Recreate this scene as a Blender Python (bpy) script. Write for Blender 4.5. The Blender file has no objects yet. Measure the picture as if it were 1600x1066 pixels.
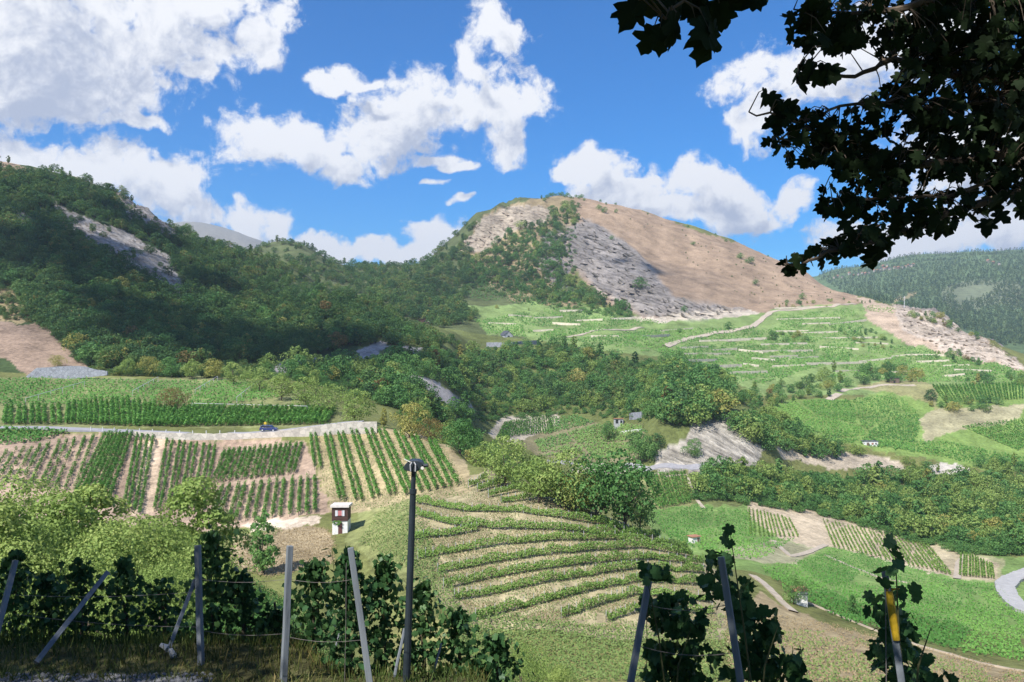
import bpy, bmesh, math, random
import numpy as np
from mathutils import Vector, Matrix, Quaternion

# ------------------------------------------------------------------ camera, sky, sun, exposure
S = bpy.context.scene
F, CX, CY = 1250.0, 800.0, 533.0            # focal length and centre in photo pixels (1600 x 1066)
cam_d = bpy.data.cameras.new('camera'); cam_d.sensor_width = 36.0; cam_d.lens = 36.0*F/1600.0
cam_d.clip_start = 0.1; cam_d.clip_end = 40000
cam = bpy.data.objects.new('camera', cam_d); S.collection.objects.link(cam)
cam.location = (0, 0, 0); cam.rotation_euler = (math.radians(90), 0, 0); S.camera = cam

SUN_EL = math.radians(50); SUN_H = Vector((-0.62, -0.78, 0)).normalized()
SUN = Vector((SUN_H.x*math.cos(SUN_EL), SUN_H.y*math.cos(SUN_EL), math.sin(SUN_EL)))   # towards the sun
sun_d = bpy.data.lights.new('sun', 'SUN'); sun_d.energy = 5.0; sun_d.angle = math.radians(0.5); sun_d.color = (1.0, 0.965, 0.91)
sun_o = bpy.data.objects.new('sun', sun_d); S.collection.objects.link(sun_o)
sun_o.rotation_euler = SUN.to_track_quat('Z', 'Y').to_euler()
S.view_settings.view_transform = 'Standard'; S.view_settings.look = 'None'
S.view_settings.exposure = 0.52; S.view_settings.gamma = 1.0; S.view_settings.use_curve_mapping = False
S.cycles.use_denoising = True
S.cycles.max_bounces = 4; S.cycles.diffuse_bounces = 2; S.cycles.glossy_bounces = 1; S.cycles.transmission_bounces = 2
S.cycles.volume_bounces = 0; S.cycles.caustics_reflective = False; S.cycles.caustics_refractive = False

CLOUDS = [  # px, py, half width, half height: where the cumulus stands in the sky
 (30,40,230,110),(185,40,165,92),(70,135,130,48),(315,0,90,48),(-10,165,70,30),
 (310,118,34,24),(405,72,30,38),(430,22,30,32),
 (60,248,80,28),(160,258,110,38),(250,268,74,42),(215,190,40,13),
 (305,325,40,26),(365,360,62,30),(418,365,32,28),
 (392,222,42,44),(470,235,78,38),(525,275,52,26),(548,220,66,40),(610,190,100,54),(690,160,96,46),(640,130,50,30),(800,165,70,46),(790,215,36,34),
 (505,122,34,16),(540,108,30,18),(560,118,24,12),(770,45,46,40),(745,95,34,28),(690,240,22,14),(712,252,20,12),(695,284,18,9),(735,318,12,6),
 (610,392,90,16),(690,368,46,24),(520,396,70,13),
 (925,275,54,34),(1000,300,90,36),(1090,285,80,38),(1140,325,90,42),(1010,330,110,34),(1245,305,32,28),(1200,335,50,18),
 (1165,125,54,46),(1200,185,38,34),(1265,120,90,66),(1350,80,90,60),(1450,60,100,60),(1520,250,120,70),(1450,370,150,30),(1560,350,140,40),
 (-120,120,180,120),(-260,230,220,60),(1750,180,160,90)]

def build_world():
    w = bpy.data.worlds.new('World'); S.world = w; w.use_nodes = True
    nt = w.node_tree; nt.nodes.clear(); L = nt.links
    # node group: cloud density along a direction
    g = bpy.data.node_groups.new('cloud_density', 'ShaderNodeTree')
    g.interface.new_socket('Dir', in_out='INPUT', socket_type='NodeSocketVector')
    g.interface.new_socket('Density', in_out='OUTPUT', socket_type='NodeSocketFloat')
    gi = g.nodes.new('NodeGroupInput'); go = g.nodes.new('NodeGroupOutput'); gl = g.links
    def vm(op, a, b=None):
        n = g.nodes.new('ShaderNodeVectorMath'); n.operation = op
        for i, v in enumerate((a, b)):
            if v is None: continue
            if hasattr(v, 'links'): gl.new(v, n.inputs[i])
            else: n.inputs[i].default_value = v
        return n
    def mt(op, a, b=None, c=None):
        n = g.nodes.new('ShaderNodeMath'); n.operation = op
        for i, v in enumerate((a, b, c)):
            if v is None: continue
            if hasattr(v, 'links'): gl.new(v, n.inputs[i])
            else: n.inputs[i].default_value = v
        return n.outputs[0]
    def noise(vec, scale, detail, rough, dim='3D'):
        n = g.nodes.new('ShaderNodeTexNoise'); n.noise_dimensions = dim
        n.inputs['Scale'].default_value = scale; n.inputs['Detail'].default_value = detail; n.inputs['Roughness'].default_value = rough
        gl.new(vec, n.inputs['Vector']); return n
    d0 = gi.outputs[0]
    n1 = noise(d0, 9.0, 3, 0.55)
    warp = vm('SUBTRACT', n1.outputs['Color'], (0.5, 0.5, 0.5)).outputs[0]
    sc = g.nodes.new('ShaderNodeVectorMath'); sc.operation = 'SCALE'; gl.new(warp, sc.inputs[0]); sc.inputs['Scale'].default_value = 0.105
    dw = vm('ADD', d0, sc.outputs[0]).outputs[0]
    acc = None
    for (px, py, rx, ry) in CLOUDS:
        v = Vector(((px-CX)/F, 1.0, (CY-py)/F)); ln = v.length; v.normalize()
        a = 1.28*rx/F/ln; b = 1.28*ry/F/ln
        ma_ = g.nodes.new('ShaderNodeVectorMath'); ma_.operation = 'MULTIPLY_ADD'; gl.new(dw, ma_.inputs[0])
        ma_.inputs[1].default_value = (1/a, 1/a, 1/b); ma_.inputs[2].default_value = (-v.x/a, -v.y/a, -v.z/b)
        ln_ = vm('LENGTH', ma_.outputs[0]).outputs['Value']
        acc = ln_ if acc is None else mt('SMOOTH_MIN', acc, ln_, 0.18)
    acc = mt('SUBTRACT', 1.0, acc)
    # the rest of the sky, outside the blobs listed: the same kind of cumulus everywhere
    sx = g.nodes.new('ShaderNodeSeparateXYZ'); gl.new(d0, sx.inputs[0])
    mr = g.nodes.new('ShaderNodeMapRange'); mr.interpolation_type = 'SMOOTHSTEP'
    gl.new(sx.outputs['Y'], mr.inputs['Value']); mr.inputs['From Min'].default_value = 0.74; mr.inputs['From Max'].default_value = 0.5
    mr.inputs['To Min'].default_value = -4.0; mr.inputs['To Max'].default_value = 0.0
    n3 = noise(d0, 3.2, 1, 0.5)
    gen = mt('ADD', mt('MULTIPLY', mt('SUBTRACT', n3.outputs['Fac'], 0.53), 5.0), mr.outputs[0])
    acc = mt('MAXIMUM', acc, gen)
    n2 = noise(dw, 17.0, 7, 0.66)
    fb = mt('MULTIPLY', mt('SUBTRACT', n2.outputs['Fac'], 0.5), 2.1)
    acc = mt('MINIMUM', acc, 0.75)
    n4 = noise(d0, 60.0, 3, 0.6)
    den = mt('ADD', mt('ADD', acc, fb), mt('MULTIPLY', mt('SUBTRACT', n4.outputs['Fac'], 0.5), 0.9))
    gl.new(den, go.inputs[0])
    # world
    tc = nt.nodes.new('ShaderNodeTexCoord')
    def grp(vec):
        n = nt.nodes.new('ShaderNodeGroup'); n.node_tree = g; L.new(vec, n.inputs[0]); return n.outputs[0]
    def wm(op, a, b=None):
        n = nt.nodes.new('ShaderNodeMath'); n.operation = op
        for i, v in enumerate((a, b)):
            if v is None: continue
            if hasattr(v, 'links'): L.new(v, n.inputs[i])
            else: n.inputs[i].default_value = v
        return n.outputs[0]
    dirv = tc.outputs['Generated']
    off = nt.nodes.new('ShaderNodeVectorMath'); off.operation = 'ADD'; L.new(dirv, off.inputs[0]); off.inputs[1].default_value = (-0.022, -0.005, 0.034)
    dA = grp(dirv); dB = grp(off.outputs[0])
    cov = nt.nodes.new('ShaderNodeMapRange'); cov.interpolation_type = 'SMOOTHSTEP'
    L.new(dA, cov.inputs['Value']); cov.inputs['From Min'].default_value = 0.0; cov.inputs['From Max'].default_value = 0.48
    thick = nt.nodes.new('ShaderNodeMapRange'); thick.interpolation_type = 'SMOOTHSTEP'
    L.new(dB, thick.inputs['Value']); thick.inputs['From Min'].default_value = 0.2; thick.inputs['From Max'].default_value = 1.02
    ramp = nt.nodes.new('ShaderNodeMix'); ramp.data_type = 'RGBA'
    L.new(thick.outputs[0], ramp.inputs['Factor'])
    ramp.inputs['A'].default_value = (0.90, 0.905, 0.93, 1); ramp.inputs['B'].default_value = (0.43, 0.48, 0.61, 1)
    sky = nt.nodes.new('ShaderNodeTexSky'); sky.sky_type = 'NISHITA'; sky.sun_disc = False
    sky.sun_elevation = SUN_EL; sky.sun_rotation = math.atan2(SUN.x, SUN.y)
    sky.altitude = 900; sky.air_density = 1.0; sky.dust_density = 0.3; sky.ozone_density = 5.0
    hs = nt.nodes.new('ShaderNodeHueSaturation'); hs.inputs['Saturation'].default_value = 1.75; hs.inputs['Hue'].default_value = 0.506
    L.new(sky.outputs[0], hs.inputs['Color'])
    bg1 = nt.nodes.new('ShaderNodeBackground'); L.new(hs.outputs[0], bg1.inputs['Color']); bg1.inputs['Strength'].default_value = 0.118
    bg2 = nt.nodes.new('ShaderNodeBackground'); L.new(ramp.outputs['Result'], bg2.inputs['Color']); bg2.inputs['Strength'].default_value = 0.80
    mx = nt.nodes.new('ShaderNodeMixShader'); L.new(cov.outputs[0], mx.inputs[0]); L.new(bg1.outputs[0], mx.inputs[1]); L.new(bg2.outputs[0], mx.inputs[2])
    out = nt.nodes.new('ShaderNodeOutputWorld'); L.new(mx.outputs[0], out.inputs['Surface'])
    w.cycles.sampling_method = 'NONE'; w.cycles.sample_map_resolution = 512
build_world()

# ------------------------------------------------------------------ helpers
rng = np.random.default_rng(7); random.seed(7)
COL = S.collection
def tag(o, label=None, cat=None, group=None, kind=None):
    if label: o['label'] = label
    if cat: o['category'] = cat
    if group: o['group'] = group
    if kind: o['kind'] = kind
    return o
def link(name, me, mats=None, parent=None, loc=None):
    o = bpy.data.objects.new(name, me); COL.objects.link(o)
    if mats is not None and me is not None and len(me.materials) == 0:
        for m in (mats if isinstance(mats, (list, tuple)) else [mats]): me.materials.append(m)
    if parent: o.parent = parent
    if loc is not None: o.location = loc
    return o
def empty(name, loc=(0,0,0), rz=0.0):
    o = bpy.data.objects.new(name, None); COL.objects.link(o); o.location = loc; o.rotation_euler = (0,0,rz); o.empty_display_size = 0.2
    return o
def mesh_np(name, V, loops, sizes, smooth=False, fattr=None, mat_idx=None):
    me = bpy.data.meshes.new(name); V = np.asarray(V, np.float32)
    loops = np.asarray(loops, np.int32).ravel(); sizes = np.asarray(sizes, np.int32)
    me.vertices.add(len(V)); me.vertices.foreach_set('co', V.ravel())
    me.loops.add(len(loops)); me.loops.foreach_set('vertex_index', loops)
    me.polygons.add(len(sizes)); st = np.concatenate(([0], np.cumsum(sizes)[:-1])).astype(np.int32)
    me.polygons.foreach_set('loop_start', st)
    if smooth: me.polygons.foreach_set('use_smooth', np.ones(len(sizes), bool))
    if mat_idx is not None: me.polygons.foreach_set('material_index', np.asarray(mat_idx, np.int32))
    me.update(calc_edges=True)
    if fattr is not None:
        a = me.attributes.new('tint', 'FLOAT', 'FACE'); a.data.foreach_set('value', np.asarray(fattr, np.float32))
    me.validate()
    return me
class MB:
    """collects boxes, prisms and tubes into one mesh"""
    def __init__(s): s.v = []; s.f = []
    def add(s, vs, fs):
        n = len(s.v); s.v += [tuple(p) for p in vs]; s.f += [tuple(i+n for i in f) for f in fs]; return s
    def box(s, x0, x1, y0, y1, z0, z1):
        return s.add([(x0,y0,z0),(x1,y0,z0),(x1,y1,z0),(x0,y1,z0),(x0,y0,z1),(x1,y0,z1),(x1,y1,z1),(x0,y1,z1)],
                     [(0,3,2,1),(4,5,6,7),(0,1,5,4),(1,2,6,5),(2,3,7,6),(3,0,4,7)])
    def tube(s, pts, rads, n=8, cap=True):
        pts = [Vector(p) for p in pts]; rings = []; base = len(s.v)
        for i, p in enumerate(pts):
            t = (pts[min(i+1, len(pts)-1)] - pts[max(i-1, 0)]).normalized()
            a = t.orthogonal().normalized() if abs(t.z) < 0.9 else Vector((1,0,0)); a = (a - t*a.dot(t)).normalized(); b = t.cross(a)
            r = rads[i] if hasattr(rads, '__len__') else rads
            for k in range(n):
                an = 2*math.pi*k/n; s.v.append(tuple(p + (a*math.cos(an)+b*math.sin(an))*r))
        for i in range(len(pts)-1):
            for k in range(n):
                k2 = (k+1) % n; s.f.append((base+i*n+k, base+i*n+k2, base+(i+1)*n+k2, base+(i+1)*n+k))
        if cap:
            s.f.append(tuple(base+k for k in reversed(range(n)))); s.f.append(tuple(base+(len(pts)-1)*n+k for k in range(n)))
        return s
    def prism(s, prof, y0, y1):      # profile in x,z extruded along y
        n = len(prof)
        return s.add([(x,y0,z) for x,z in prof]+[(x,y1,z) for x,z in prof],
                     [tuple(range(n)), tuple(reversed(range(n,2*n)))]+[(i,(i+n),(i+1)%n+n,(i+1)%n) for i in range(n)])
    def mesh(s, name, bevel=0.0, smooth=False):
        me = bpy.data.meshes.new(name); me.from_pydata(s.v, [], s.f)
        bm = bmesh.new(); bm.from_mesh(me); bmesh.ops.recalc_face_normals(bm, faces=bm.faces)
        if bevel: bmesh.ops.bevel(bm, geom=[e for e in bm.edges], offset=bevel, segments=2, affect='EDGES', profile=0.5)
        bm.to_mesh(me); bm.free()
        if smooth:
            for p in me.polygons: p.use_smooth = True
        return me

# value noise for relief
def _hash(ix, iy, seed):
    h = (ix.astype(np.int64)*374761393 + iy.astype(np.int64)*668265263 + seed*974634777) & 0xffffffff
    h = ((h ^ (h >> 13))*1274126177) & 0xffffffff
    return ((h ^ (h >> 16)) & 0xffff)/65535.0
def vnoise(x, y, seed=0):
    ix = np.floor(x); iy = np.floor(y); fx = x-ix; fy = y-iy; fx = fx*fx*(3-2*fx); fy = fy*fy*(3-2*fy)
    a = _hash(ix,iy,seed); b = _hash(ix+1,iy,seed); c = _hash(ix,iy+1,seed); d = _hash(ix+1,iy+1,seed)
    return (a*(1-fx)+b*fx)*(1-fy)+(c*(1-fx)+d*fx)*fy
def fbm(x, y, oct=4, seed=0, gain=0.5):
    r = 0; a = 1; t = 0
    for o in range(oct):
        r = r + a*vnoise(x*2**o+17.3*o, y*2**o-9.1*o, seed+o); t += a; a *= gain
    return r/t - 0.5
def ridged(x, y, oct=4, seed=0):
    r = 0; a = 1; t = 0
    for o in range(oct):
        r = r + a*(1-np.abs(2*vnoise(x*2**o+5.1*o, y*2**o+3.7*o, seed+o)-1)); t += a; a *= 0.55
    return r/t

# ------------------------------------------------------------------ materials
def new_mat(name):
    m = bpy.data.materials.new(name); m.use_nodes = True; nt = m.node_tree; nt.nodes.clear()
    o = nt.nodes.new('ShaderNodeOutputMaterial'); return m, nt, nt.links, o
def N(nt, typ, **kw):
    n = nt.nodes.new(typ)
    for k, v in kw.items(): setattr(n, k, v)
    return n
def leaf_mat(name, dark, mid, light, transl=0.3, rough=0.6, rnd=0.35, warm=None):
    m, nt, L, o = new_mat(name)
    at = N(nt, 'ShaderNodeAttribute', attribute_name='tint')
    oi = N(nt, 'ShaderNodeObjectInfo')
    ad = N(nt, 'ShaderNodeMath', operation='MULTIPLY_ADD'); L.new(oi.outputs['Random'], ad.inputs[0]); ad.inputs[1].default_value = rnd
    L.new(at.outputs['Fac'], ad.inputs[2])
    sb = N(nt, 'ShaderNodeMath', operation='SUBTRACT'); L.new(ad.outputs[0], sb.inputs[0]); sb.inputs[1].default_value = rnd/2
    cr = N(nt, 'ShaderNodeValToRGB'); L.new(sb.outputs[0], cr.inputs[0])
    e = cr.color_ramp.elements; e[0].position = 0.0; e[0].color = (*dark, 1); e[1].position = 1.0; e[1].color = (*light, 1)
    x = e.new(0.5); x.color = (*mid, 1)
    if warm:
        x = e.new(0.93); x.color = (*light, 1); e[-1].color = (*warm, 1)
    pb = N(nt, 'ShaderNodeBsdfPrincipled'); L.new(cr.outputs[0], pb.inputs['Base Color']); pb.inputs['Roughness'].default_value = rough
    pb.inputs['Specular IOR Level'].default_value = 0.2
    tr = N(nt, 'ShaderNodeBsdfTranslucent'); L.new(cr.outputs[0], tr.inputs['Color'])
    mx = N(nt, 'ShaderNodeMixShader'); mx.inputs[0].default_value = transl
    L.new(pb.outputs[0], mx.inputs[1]); L.new(tr.outputs[0], mx.inputs[2]); L.new(mx.outputs[0], o.inputs['Surface'])
    return m
def solid_mat(name, c, rough=0.7, var=0.25, scale=6.0, metal=0.0, bump=0.0, spec=0.4, stretch=(1,1,1), c2=None):
    m, nt, L, o = new_mat(name)
    tc = N(nt, 'ShaderNodeTexCoord'); mp = N(nt, 'ShaderNodeMapping'); L.new(tc.outputs['Object'], mp.inputs['Vector']); mp.inputs['Scale'].default_value = stretch
    nz = N(nt, 'ShaderNodeTexNoise'); nz.inputs['Scale'].default_value = scale; nz.inputs['Detail'].default_value = 6; L.new(mp.outputs[0], nz.inputs['Vector'])
    cr = N(nt, 'ShaderNodeValToRGB'); L.new(nz.outputs['Fac'], cr.inputs[0])
    e = cr.color_ramp.elements; e[0].position = 0.3; e[1].position = 0.7
    e[0].color = (*[v*(1-var) for v in c], 1); c2 = c2 or [v*(1+var) for v in c]; e[1].color = (*c2, 1)
    pb = N(nt, 'ShaderNodeBsdfPrincipled'); L.new(cr.outputs[0], pb.inputs['Base Color'])
    pb.inputs['Roughness'].default_value = rough; pb.inputs['Metallic'].default_value = metal; pb.inputs['Specular IOR Level'].default_value = spec
    if bump:
        b = N(nt, 'ShaderNodeBump'); b.inputs['Strength'].default_value = bump; b.inputs['Distance'].default_value = 0.05; L.new(nz.outputs['Fac'], b.inputs['Height']); L.new(b.outputs[0], pb.inputs['Normal'])
    L.new(pb.outputs[0], o.inputs['Surface']); return m
def stone_mat(name, c, scale=2.0, mortar=0.6):
    m, nt, L, o = new_mat(name)
    tc = N(nt, 'ShaderNodeTexCoord')
    vo = N(nt, 'ShaderNodeTexVoronoi'); vo.inputs['Scale'].default_value = scale; L.new(tc.outputs['Object'], vo.inputs['Vector'])
    v2 = N(nt, 'ShaderNodeTexVoronoi', feature='DISTANCE_TO_EDGE'); v2.inputs['Scale'].default_value = scale; L.new(tc.outputs['Object'], v2.inputs['Vector'])
    cr = N(nt, 'ShaderNodeValToRGB'); e = cr.color_ramp.elements; e[0].color = (*[v*0.75 for v in c], 1); e[1].color = (*[v*1.2 for v in c], 1); L.new(vo.outputs['Color'], cr.inputs[0])
    ed = N(nt, 'ShaderNodeMapRange'); ed.inputs['From Max'].default_value = 0.08; ed.inputs['To Min'].default_value = mortar; L.new(v2.outputs['Distance'], ed.inputs['Value'])
    ml = N(nt, 'ShaderNodeMix', data_type='RGBA', blend_type='MULTIPLY'); ml.inputs['Factor'].default_value = 1; L.new(cr.outputs[0], ml.inputs['A']); L.new(ed.outputs[0], ml.inputs['B'])
    pb = N(nt, 'ShaderNodeBsdfPrincipled'); pb.inputs['Roughness'].default_value = 0.9; L.new(ml.outputs['Result'], pb.inputs['Base Color'])
    b = N(nt, 'ShaderNodeBump'); b.inputs['Distance'].default_value = 0.1; b.inputs['Strength'].default_value = 0.8; L.new(ed.outputs[0], b.inputs['Height'])
    L.new(pb.outputs[0], o.inputs['Surface']); return m
def terrain_mat():
    m, nt, L, o = new_mat('terrain')
    at = N(nt, 'ShaderNodeAttribute', attribute_name='Col'); rk = N(nt, 'ShaderNodeAttribute', attribute_name='rock'); fr = N(nt, 'ShaderNodeAttribute', attribute_name='grain')
    geo = N(nt, 'ShaderNodeNewGeometry')
    # grain: noise whose scale follows the size of the ground detail stored per vertex
    def noise(vec, sc, det, rough=0.6):
        n = N(nt, 'ShaderNodeTexNoise'); n.inputs['Scale'].default_value = sc; n.inputs['Detail'].default_value = det; n.inputs['Roughness'].default_value = rough; L.new(vec, n.inputs['Vector']); return n
    n1 = noise(geo.outputs['Position'], 0.05, 5, 0.7); n2 = noise(geo.outputs['Position'], 0.6, 4, 0.7); n3 = noise(geo.outputs['Position'], 6.0, 2, 0.7)
    def ma(op, a, b, c=None):
        n = N(nt, 'ShaderNodeMath', operation=op)
        for i, v in enumerate((a, b, c)):
            if v is None: continue
            if hasattr(v, 'links'): L.new(v, n.inputs[i])
            else: n.inputs[i].default_value = v
        return n.outputs[0]
    s = ma('ADD', ma('MULTIPLY', ma('SUBTRACT', n1.outputs['Fac'], 0.5), 1.7), ma('MULTIPLY', ma('SUBTRACT', n2.outputs['Fac'], 0.5), 1.8))
    s = ma('ADD', s, ma('MULTIPLY', ma('SUBTRACT', n3.outputs['Fac'], 0.5), 1.3))
    s = ma('MAXIMUM', ma('ADD', s, 1.0), 0.25)
    # strata on rock: noise stretched along the dip
    def dot(v):
        n = N(nt, 'ShaderNodeVectorMath', operation='DOT_PRODUCT'); L.new(geo.outputs['Position'], n.inputs[0]); n.inputs[1].default_value = v; return n.outputs['Value']
    mp = N(nt, 'ShaderNodeCombineXYZ'); L.new(dot((0.022,0.008,-0.022)), mp.inputs[0]); L.new(dot((0.008,0.05,0.008)), mp.inputs[1]); L.new(dot((0.085,0.04,0.11)), mp.inputs[2])
    ns = noise(mp.outputs[0], 1.0, 6, 0.72)
    st = ma('ADD', ma('MULTIPLY', ma('SUBTRACT', ns.outputs['Fac'], 0.5), 2.6), 1.0)
    mp2 = N(nt, 'ShaderNodeCombineXYZ'); L.new(dot((0.06,0.02,-0.06)), mp2.inputs[0]); L.new(dot((0.02,0.12,0.02)), mp2.inputs[1]); L.new(dot((0.26,0.14,0.34)), mp2.inputs[2])
    ns2 = noise(mp2.outputs[0], 1.0, 3, 0.7)
    st = ma('ADD', st, ma('MULTIPLY', ma('SUBTRACT', ns2.outputs['Fac'], 0.5), 2.2))
    st = ma('MAXIMUM', st, 0.28)
    mixf = N(nt, 'ShaderNodeMix', data_type='FLOAT'); L.new(rk.outputs['Fac'], mixf.inputs['Factor']); L.new(s, mixf.inputs['A']); L.new(ma('MULTIPLY', st, ma('ADD', ma('MULTIPLY', s, 0.5), 0.5)), mixf.inputs['B'])
    ml = N(nt, 'ShaderNodeMix', data_type='RGBA', blend_type='MULTIPLY'); ml.inputs['Factor'].default_value = 1; L.new(at.outputs['Color'], ml.inputs['A']); L.new(mixf.outputs['Result'], ml.inputs['B'])
    pb = N(nt, 'ShaderNodeBsdfPrincipled'); pb.inputs['Roughness'].default_value = 0.95; pb.inputs['Specular IOR Level'].default_value = 0.1; L.new(ml.outputs['Result'], pb.inputs['Base Color'])
    b1 = N(nt, 'ShaderNodeBump'); b1.inputs['Distance'].default_value = 0.2; b1.inputs['Strength'].default_value = 0.35; L.new(n2.outputs['Fac'], b1.inputs['Height'])
    b2 = N(nt, 'ShaderNodeBump'); b2.inputs['Distance'].default_value = 8.0; L.new(ns.outputs['Fac'], b2.inputs['Height']); L.new(rk.outputs['Fac'], b2.inputs['Strength']); L.new(b1.outputs[0], b2.inputs['Normal'])
    L.new(b2.outputs[0], pb.inputs['Normal']); L.new(pb.outputs[0], o.inputs['Surface'])
    return m

# ------------------------------------------------------------------ terrain
# Height profiles: for each bearing (photo column) the lie of the land from near to far, as (distance, photo row) or (distance, None, height).
nearL = [(1,None,-1.65),(4,None,-2.6),(8,None,-3.9),(11.2,None,-4.83),(13.2,None,-4.95),(14.6,None,-5.6),(20,None,-9),(35,None,-16.5),(60,None,-26),(100,None,-35)]
nearM = [(1,None,-1.65),(4,None,-2.7),(8,None,-4.1),(11.2,None,-4.95),(12.6,None,-5.25),(14,None,-6.2),(20,None,-10),(35,None,-18),(60,None,-28)]
nearR = [(1,None,-1.65),(4,None,-2.9),(7,None,-4.0),(12,None,-6.8),(20,None,-11),(40,None,-21)]
PROF = {
 -600: nearL+[(130,None,-36),(150,None,-34),(200,None,-22),(300,None,-8),(340,None,0),(450,None,60),(650,None,170),(900,None,190),(3000,None,200),(6000,None,700),(9000,None,600)],
 0: nearL+[(130,None,-36),(150,830),(199,690),(204.6,679),(206.2,671),(214,668),(300,592),(322,584),(345,555),(450,440),(560,330),(650,262),(700,246),(800,None,135),(1200,None,150),(3000,None,200),(6000,None,700),(9000,None,600)],
 150: nearL+[(130,None,-36),(152,832),(199,694),(204.6,684),(206.2,674),(214,671),(300,595),(330,582),(450,455),(600,345),(680,297),(720,285),(800,None,125),(1200,None,150),(3000,None,200),(6000,None,760),(9000,None,600)],
 300: nearL+[(130,None,-36.5),(156,836),(198,706),(204.6,697),(206.2,681),(214,675),(300,600),(340,580),(500,470),(650,392),(750,362),(850,None,90),(1200,None,110),(3000,None,200),(6000,346),(9000,None,600)],
 450: nearL+[(128,None,-36),(140,850),(152,826),(199,698),(204.6,690),(206.2,677),(212,673),(290,605),(330,592),(420,548),(560,480),(700,435),(800,416),(900,None,75),(1200,None,150),(3000,None,200),(6000,394),(9000,None,500)],
 550: nearM+[(100,None,-36.5),(125,None,-37),(138,848),(148,822),(157,800),(197,694),(204.8,684),(206.6,670),(212,666),(245,645),(290,None,-24),(350,606),(420,562),(520,492),(600,462),(680,None,28),(900,450),(1100,424),(1200,416),(1400,None,120),(3000,None,150),(6000,None,540),(9000,None,400)],
 650: nearM+[(85,None,-35),(105,960),(120,890),(138,805),(148,784),(192,690),(207,676),(216,None,-25),(260,None,-30),(330,648),(400,580),(450,550),(520,522),(600,502),(680,None,12),(900,452),(1100,424),(1200,414),(1400,None,115),(3000,None,150),(6000,None,400),(9000,None,400)],
 700: nearM+[(85,None,-35),(104,965),(118,900),(138,797),(148,774),(175,710),(192,695),(206,None,-29),(240,None,-34),(330,None,-43),(405,612),(460,575),(540,540),(620,517),(690,None,10),(860,470),(960,452),(1100,402),(1200,384),(1260,380),(1400,None,140),(1700,None,130),(3000,None,120),(9000,None,350)],
 750: nearM+[(84,1066),(100,1000),(116,915),(138,790),(148,760),(165,730),(182,None,-30),(230,None,-40),(330,None,-52),(420,678),(480,640),(560,590),(640,546),(700,526),(850,482),(950,458),(1100,400),(1190,352),(1230,336),(1270,334),(1400,None,180),(1700,None,150),(3000,None,100),(9000,None,300)],
 850: nearR+[(60,None,-28),(84,1066),(102,1000),(120,895),(138,796),(147,774),(160,None,-33),(200,None,-42),(300,None,-55),(405,736),(418,722),(450,695),(500,655),(560,605),(650,546),(700,530),(850,492),(900,478),(1000,430),(1150,352),(1250,316),(1330,308),(1500,None,205),(1800,None,150),(3000,None,100),(9000,None,300)],
 950: nearR+[(60,None,-28),(84,1066),(102,1005),(122,905),(138,830),(150,808),(166,None,-41),(200,None,-48),(300,None,-60),(388,742),(402,732),(420,722),(480,652),(540,604),(620,552),(700,522),(850,496),(900,480),(960,450),(1100,380),(1250,326),(1320,318),(1500,None,205),(1800,None,150),(3000,None,100),(9000,None,300)],
 1050: nearR+[(60,None,-29),(84,1075),(102,1005),(124,915),(138,868),(150,850),(170,None,-50),(250,None,-62),(325,795),(368,745),(384,726),(396,695),(410,655),(440,625),(500,600),(560,588),(620,572),(700,546),(820,508),(880,486),(1000,440),(1150,388),(1280,352),(1360,347),(1500,None,180),(1800,None,140),(3000,None,60),(9000,None,300)],
 1150: nearR+[(60,None,-30),(80,1085),(102,1015),(124,945),(140,912),(155,897),(200,872),(260,845),(325,803),(366,760),(384,728),(400,692),(416,655),(450,632),(510,615),(600,597),(700,562),(800,528),(880,498),(930,484),(1050,440),(1200,392),(1310,378),(1500,None,130),(1800,None,100),(3000,None,40),(9000,None,300)],
 1250: nearR+[(60,1120),(80,1066),(110,1000),(140,946),(155,926),(180,908),(230,885),(300,840),(350,802),(395,765),(430,732),(448,708),(465,692),(520,652),(580,622),(640,602),(720,567),(800,537),(900,497),(960,480),(1050,460),(1150,434),(1240,421),(1400,None,80),(1700,None,40),(2200,None,60),(3300,None,240),(4000,None,300),(9000,None,400)],
 1350: nearR+[(60,1135),(80,1078),(110,1015),(140,972),(170,942),(230,902),(300,857),(340,832),(380,800),(420,772),(450,738),(470,718),(488,692),(550,642),(600,617),(660,601),(740,572),(820,537),(900,502),(960,482),(1010,470),(1080,464),(1250,None,20),(1500,None,0),(1700,480),(2200,455),(2800,432),(3400,419),(3800,None,300),(9000,None,400)],
 1450: nearR+[(60,1140),(80,1085),(120,1022),(150,985),(200,932),(250,900),(300,872),(330,850),(370,818),(410,785),(440,752),(470,727),(500,692),(560,647),(620,612),(680,597),(760,567),(840,532),(900,502),(950,488),(1100,None,0),(1450,None,-40),(1700,500),(2100,465),(2700,425),(3300,402),(3800,None,320),(9000,None,400)],
 1550: nearR+[(60,1150),(80,1095),(120,1040),(150,1003),(200,955),(240,917),(262,902),(300,870),(350,830),(400,792),(450,748),(500,707),(560,652),(620,616),(680,598),(760,572),(810,546),(850,538),(950,None,-25),(1400,None,-70),(1600,560),(2000,490),(2600,430),(3200,396),(3800,None,330),(9000,None,400)],
 1700: nearR+[(60,1150),(80,1100),(120,1050),(150,1015),(200,970),(245,930),(300,885),(350,845),(400,805),(450,760),(500,718),(560,662),(620,625),(680,606),(760,590),(820,585),(950,None,-60),(1400,None,-100),(1600,570),(2000,485),(2600,420),(3200,390),(3800,None,360),(9000,None,400)],
 2200: nearR+[(60,1150),(80,1100),(120,1050),(150,1015),(200,970),(250,930),(300,890),(400,820),(500,740),(620,650),(760,600),(950,None,-60),(1400,None,-90),(2000,480),(3200,400),(9000,None,500)],
}
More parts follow.
